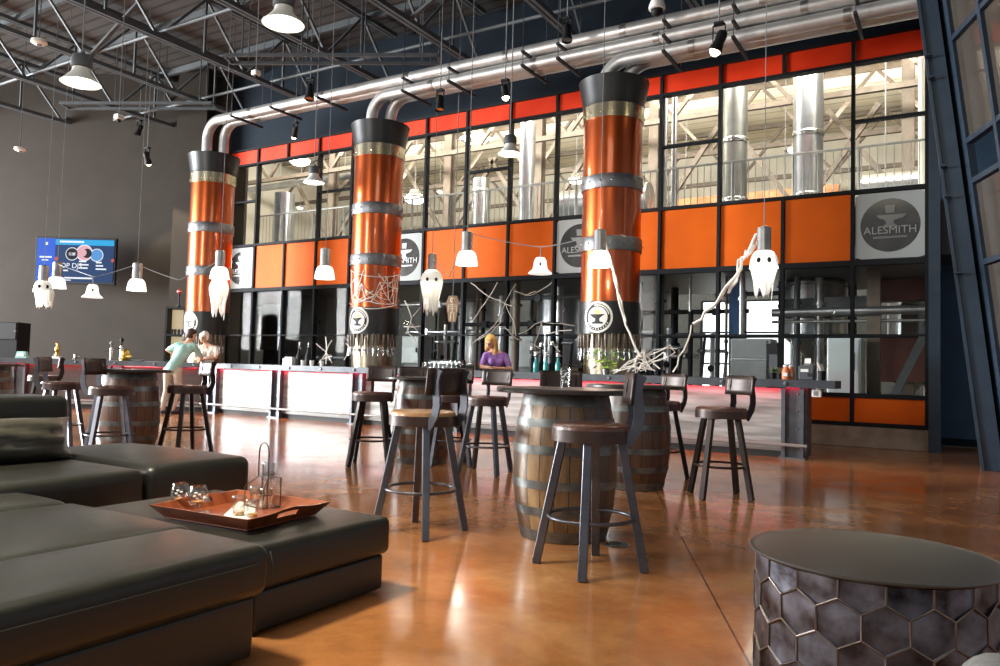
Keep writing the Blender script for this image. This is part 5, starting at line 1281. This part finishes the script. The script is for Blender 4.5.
# grey armchair, only the rounded arm end in view
O=(.42,1.72,0); t=thing('grey_armchair','pale grey fabric armchair, only a rounded arm end showing beside the drum table','armchair',O)
sb(-.005,.3,1.1,2.045,.12,.542,.09,.01,O).obj('arm_pad','greyfabric',t,smooth=True)
sb(.3,.85,1.15,1.98,.12,.42,.06,.02,O).obj('seat_cushion','greyfabric',t,smooth=True)
sb(.85,1.1,1.1,2.02,.12,.545,.1,.01,O).obj('arm_pad','greyfabric',t,smooth=True)
sb(.3,.85,.95,1.2,.12,.85,.08,.02,O).obj('backrest','greyfabric',t,smooth=True)
for x in (.1,1.02):
    for y in (1.15,1.93): MB().cyl((x-O[0],y-O[1],.13),(x-O[0],y-O[1],0),.02,.014,seg=10).obj('leg','darkleg',t,smooth=40)
p=onZ(617,545,0); t=thing('floor_drain','round dark floor drain beside the pale oak barrel','floor drain',(p.x,p.y,0))
MB().lathe([(0,.002),(.085,.002),(.085,.006),(.07,.007),(.07,.004),(0,.004)],28).obj('drain_ring','hoop',t,smooth=30)
f=MB(); 
for k in range(-3,4): f.box((k*.019,0,.0055),(.007,2*math.sqrt(.0046-(k*.019)**2),.003))
f.obj('grate','rubber',t)

# ================================================================== PEOPLE
def blob(name,prims,m,parent,vox=.012,sm=4):
    mb=MB()
    for p in prims:
        if p[0]=='s': mb.sphere(p[1],p[2],p[3] if len(p)>3 else (1,1,1),14)
        else:
            _,a,ra,b,rb=p; mb.tube([a,b],[ra,rb],12); mb.sphere(a,ra,seg=12); mb.sphere(b,rb,seg=12)
    o=mb.obj(name,m,parent,smooth=True); r=o.modifiers.new('r','REMESH'); r.mode='VOXEL'; r.voxel_size=vox; r.use_smooth_shade=True
    s=o.modifiers.new('s','SMOOTH'); s.iterations=sm; s.factor=.5; return o
def V(*a): return Vector(a)
def person(loc,rz,label,J,hair,hairstyle,shirt,legs,shoe,female=False):
    t=thing('person',label,'person',loc,rz); f=.92 if female else 1.0
    hc,fw=J['head'],J['face'].normalized(); up=(J['headup']-fw*J['headup'].dot(fw)).normalized(); sdv=fw.cross(up)
    W=lambda a,b,c: hc+sdv*a+fw*b+up*c
    nk,ch,pv=J['neck'],J['chest'],J['pelvis']
    P=[('s',W(0,-.012,.025),.092,(.92,1,1.05)),('s',W(0,.028,-.04),.068),('c',W(0,.05,-.085),.028,W(0,.045,-.06),.04),('c',W(0,.088,.02),.009,W(0,.108,-.018),.014),
       ('s',W(.082,-.005,-.01),.022,(.5,1,1.3)),('s',W(-.082,-.005,-.01),.022,(.5,1,1.3)),('c',W(0,-.02,-.07),.052*f,nk,.055*f),
       ('c',nk,.06*f,ch,.115*f),('c',ch,.135*f,(ch+pv)/2,.115*f),('c',(ch+pv)/2,.115*f,pv,.13)]
    sh=[]; tr=[]
    for s in ('l','r'):
        a,e,w=J['sh_'+s],J['el_'+s],J['wr_'+s]
        P+=[('c',nk,.05,a,.055*f),('c',a,.052*f,e,.04*f),('c',e,.04*f,w,.027*f)]
        d=(w-e).normalized(); pc=w+d*.05; P.append(('c',w,.026,pc,.034)); side=d.cross(V(0,0,1)).normalized() if abs(d.z)<.95 else V(1,0,0); dn=d.cross(side)
        for k,(o,ln) in enumerate(((-.03,.055),(-.01,.07),(.01,.066),(.028,.052))):
            b0=pc+side*o+d*.02; b1=b0+d*ln*.6+dn*-.012*(-1 if dn.z>0 else 1)*-1; P+=[('c',b0,.0095,b1,.009),('c',b1,.009,b1+d*ln*.35-V(0,0,.018),.0075)]
        P+=[('c',w+d*.02+side*(-.03 if s=='l' else .03),.012,w+d*.06+side*(-.055 if s=='l' else .055),.009)]
        sh+=[('c',nk+(a-nk)*.35-V(0,0,.012),.058*f,a,.066*f),('c',a,.066*f,a+(e-a)*.72,.06*f)]
        h,k_,an=J['hip_'+s],J['kn_'+s],J['an_'+s]; toe=an+J['toe']*.17-V(0,0,an.z-.03)
        P+=[('c',pv,.12,h,.09),('c',h,.09,k_,.058),('c',k_,.056,an,.038),('c',an-V(0,0,.03),.035,toe,.03)]
        tr+=[('c',pv,.135,h,.102),('c',h,.1,k_,.07),('c',k_,.068,an+V(0,0,.03),.054)]
        MB().sphere(an-V(0,0,an.z-.045),.05,(1,1,.8)).tube([an-V(0,0,an.z-.045),toe],[.05,.042],12).sphere(toe,.042,(1,1,.8)).obj('shoe',shoe,t,smooth=True)
    blob('body',P,'skin',t,.009,3)
    sh+=[('c',nk-V(0,0,.1 if female else .06),(.07 if female else .085)*f,ch,.13*f),('c',ch,.15*f,(ch+pv)/2,.128*f),('c',(ch+pv)/2,.128*f,pv+V(0,0,.0),.145)]
    for s in ('l','r'): sh.append(('c',ch+(J['sh_'+s]-ch)*.55,.1*f,(ch+pv)/2+(J['sh_'+s]-ch)*.3,.095*f))
    if female:
        n=(J['sh_r']-J['sh_l']).cross(V(0,0,1)).normalized(); n=n if n.dot(fw)>0 else -n; n.z=0
        for s in (-.075,.075): sh.append(('s',ch+n*.12+(J['sh_r']-J['sh_l']).normalized()*s-V(0,0,.02),.072))
    blob('shirt',sh,shirt,t,.014,4); blob('trousers',tr,legs,t,.016,3)
    hp=[('s',W(0,-.03,.05),.1,(.95,1,.95)),('s',W(0,-.05,.0),.085,(1.05,.9,1.1)),('c',W(-.045,.055,.085),.025,W(.045,.055,.085),.025)]
    if hairstyle=='long':
        for s in (-1,1):
            hp+=[('c',W(.082*s,-.01,.04),.03,W(.092*s,-.01,-.09),.034),('c',W(.092*s,-.01,-.09),.034,W(.09*s,.02,-.16),.028),('c',W(.04*s,-.08,.0),.06,W(.07*s,-.06,-.15),.05)]
    if hairstyle=='bob':
        for s in (-1,1): hp+=[('c',W(.085*s,-.01,.04),.035,W(.088*s,-.01,-.03),.03)]
    blob('hair',hp,hair,t,.012,3)
    for s in (-1,1):
        MB().sphere(W(.034*s,.083,.005),.011,seg=8).obj('eye','eyeblack',t,smooth=True)
        MB().bar(W(.02*s,.088,.032),W(.05*s,.08,.03),.006,.006).obj('eyebrow',hair,t)
    MB().tube([W(-.024,.09,-.052),W(0,.097,-.05),W(.024,.09,-.052)],[.005,.008,.005],8).obj('mouth','lip',t,smooth=True)
    return t
Z0=V(0,0,0)
# local +Y = facing direction of the body
p=dep(171.5,400,15.75); person((p.x,p.y,0),rz_of(CF),'man in a pale teal shirt leaning on the bar, seen from behind',dict(head=V(.27,.22,1.66),face=V(.5,.85,-.15),headup=V(.15,.1,1),neck=V(.22,.17,1.5),chest=V(.16,.13,1.32),pelvis=V(0,0,.95),
 sh_l=V(.02,.12,1.43),el_l=V(-.2,.16,1.33),wr_l=V(-.08,.36,1.2),sh_r=V(.37,.14,1.41),el_r=V(.45,.34,1.18),wr_r=V(.33,.56,1.12),
 hip_l=V(-.1,0,.9),kn_l=V(-.12,.03,.5),an_l=V(-.16,-.06,.09),hip_r=V(.1,0,.9),kn_r=V(.1,.08,.5),an_r=V(.02,.05,.09),toe=V(.3,.95,0)),'hair_dark','short','shirt_teal','trousers','shoe')
p=dep(207,345,17.45); person((p.x,p.y,0),rz_of(-CF),'white-haired woman in a pale top behind the bar, talking to the man in teal',dict(head=V(.04,.1,1.66),face=V(.12,.97,-.12),headup=V(-.2,.1,1),neck=V(.0,.03,1.5),chest=V(-.05,0,1.3),pelvis=V(-.06,0,.95),
 sh_l=V(-.23,.03,1.4),el_l=V(-.28,.16,1.2),wr_l=V(-.06,.32,1.14),sh_r=V(.14,.03,1.41),el_r=V(.24,.1,1.2),wr_r=V(.06,.33,1.13),
 hip_l=V(-.15,0,.9),kn_l=V(-.15,.02,.5),an_l=V(-.15,0,.09),hip_r=V(.04,0,.9),kn_r=V(.04,.02,.5),an_r=V(.04,0,.09),toe=V(0,1,0)),'hair_white','bob','shirt_pale','jeans','shoe',True)
t=person((-7.27,11.95,0),rz_of(-CF),'blonde woman in a purple shirt behind the bar, looking down at her phone',dict(head=V(.09,.14,1.6),face=V(.45,.75,-.5),headup=V(.1,.5,1),neck=V(.02,.04,1.44),chest=V(-.02,.0,1.26),pelvis=V(-.03,-.02,.9),
 sh_l=V(-.2,.02,1.35),el_l=V(-.28,.14,1.12),wr_l=V(.0,.3,1.13),sh_r=V(.17,.03,1.36),el_r=V(.24,.14,1.14),wr_r=V(.1,.32,1.14),
 hip_l=V(-.12,-.02,.86),kn_l=V(-.12,.02,.48),an_l=V(-.12,0,.09),hip_r=V(.07,-.02,.86),kn_r=V(.07,.02,.48),an_r=V(.07,0,.09),toe=V(0,1,0)),'hair_blonde','long','shirt_purple','jeans','shoe',True)
q=Matrix.Rotation(rz_of(-CF),3,'Z')@V(.06,.42,1.17)
t=thing('phone','black phone held by the woman in purple','phone',Vector((-7.27,11.95,0))+q,rz_of(-CF)); MB().box((0,0,0),(.08,.15,.01),bev=.003).obj('phone_body','monitor',t); MB().box((0,0,.006),(.07,.13,.002)).obj('phone_screen','darkgrey',t)

# ================================================================== LIGHT
w=bpy.data.worlds.new('world'); bpy.context.scene.world=w; w.use_nodes=True
w.node_tree.nodes['Background'].inputs[0].default_value=(.85,.92,1,1); w.node_tree.nodes['Background'].inputs[1].default_value=.32
la=area((-28.5,.5,4.2),(-9.5,10.8,.8),8,5,5600,(.97,.99,1)); la.data.spread=R(120)      # tall windows behind the lounge
area((-12.5,-6,4.6),(-7,9,1.5),2.2,5.5,900,(1,.97,.92))
area((5,-6,4.5),(-4,8,1),6,5,60,(.97,.98,1))  # weak fill light from behind, on the right
area((-2.5,1.5,7.4),(-2.5,2.5,0),3.5,3.5,160,(1,.9,.7)); l_=spot((-4.6,.6,7.2),(-3.7,1.9,.4),4200,44,(1,.92,.68)); l_.data.shadow_soft_size=.5; l_.data.spot_blend=1      # added unseen lights over the lounge, brightening the sofa tops
# unseen area lights added to brighten the brewhouse
for x in (-18,-12.5,-7,-1.5): area((x,14.9,8.7),(x,23,6.6),4,1.0,800,(1,.95,.86)); area((x,14.3,4.2),(x,18,9),4,.4,30,(1,.93,.8))
for x in (-18,-12.5,-7,-2): area((x,21.5,7.95),(x,21.5,12),3.5,1.2,190,(1,.94,.84)); area((x,18.4,7.95),(x,18.4,12),3.5,1.0,140,(1,.94,.84))
for x in (-15,-9,-3): area((x,14.02,3.3),(x,19,1.6),3,.25,22,(.93,.96,1))
sc=bpy.context.scene
sc.view_settings.view_transform='Standard'; sc.view_settings.look='None'; sc.view_settings.gamma=1; sc.view_settings.exposure=.14
try: sc.view_settings.use_curve_mapping=False
except Exception: pass
bpy.context.view_layer.update()
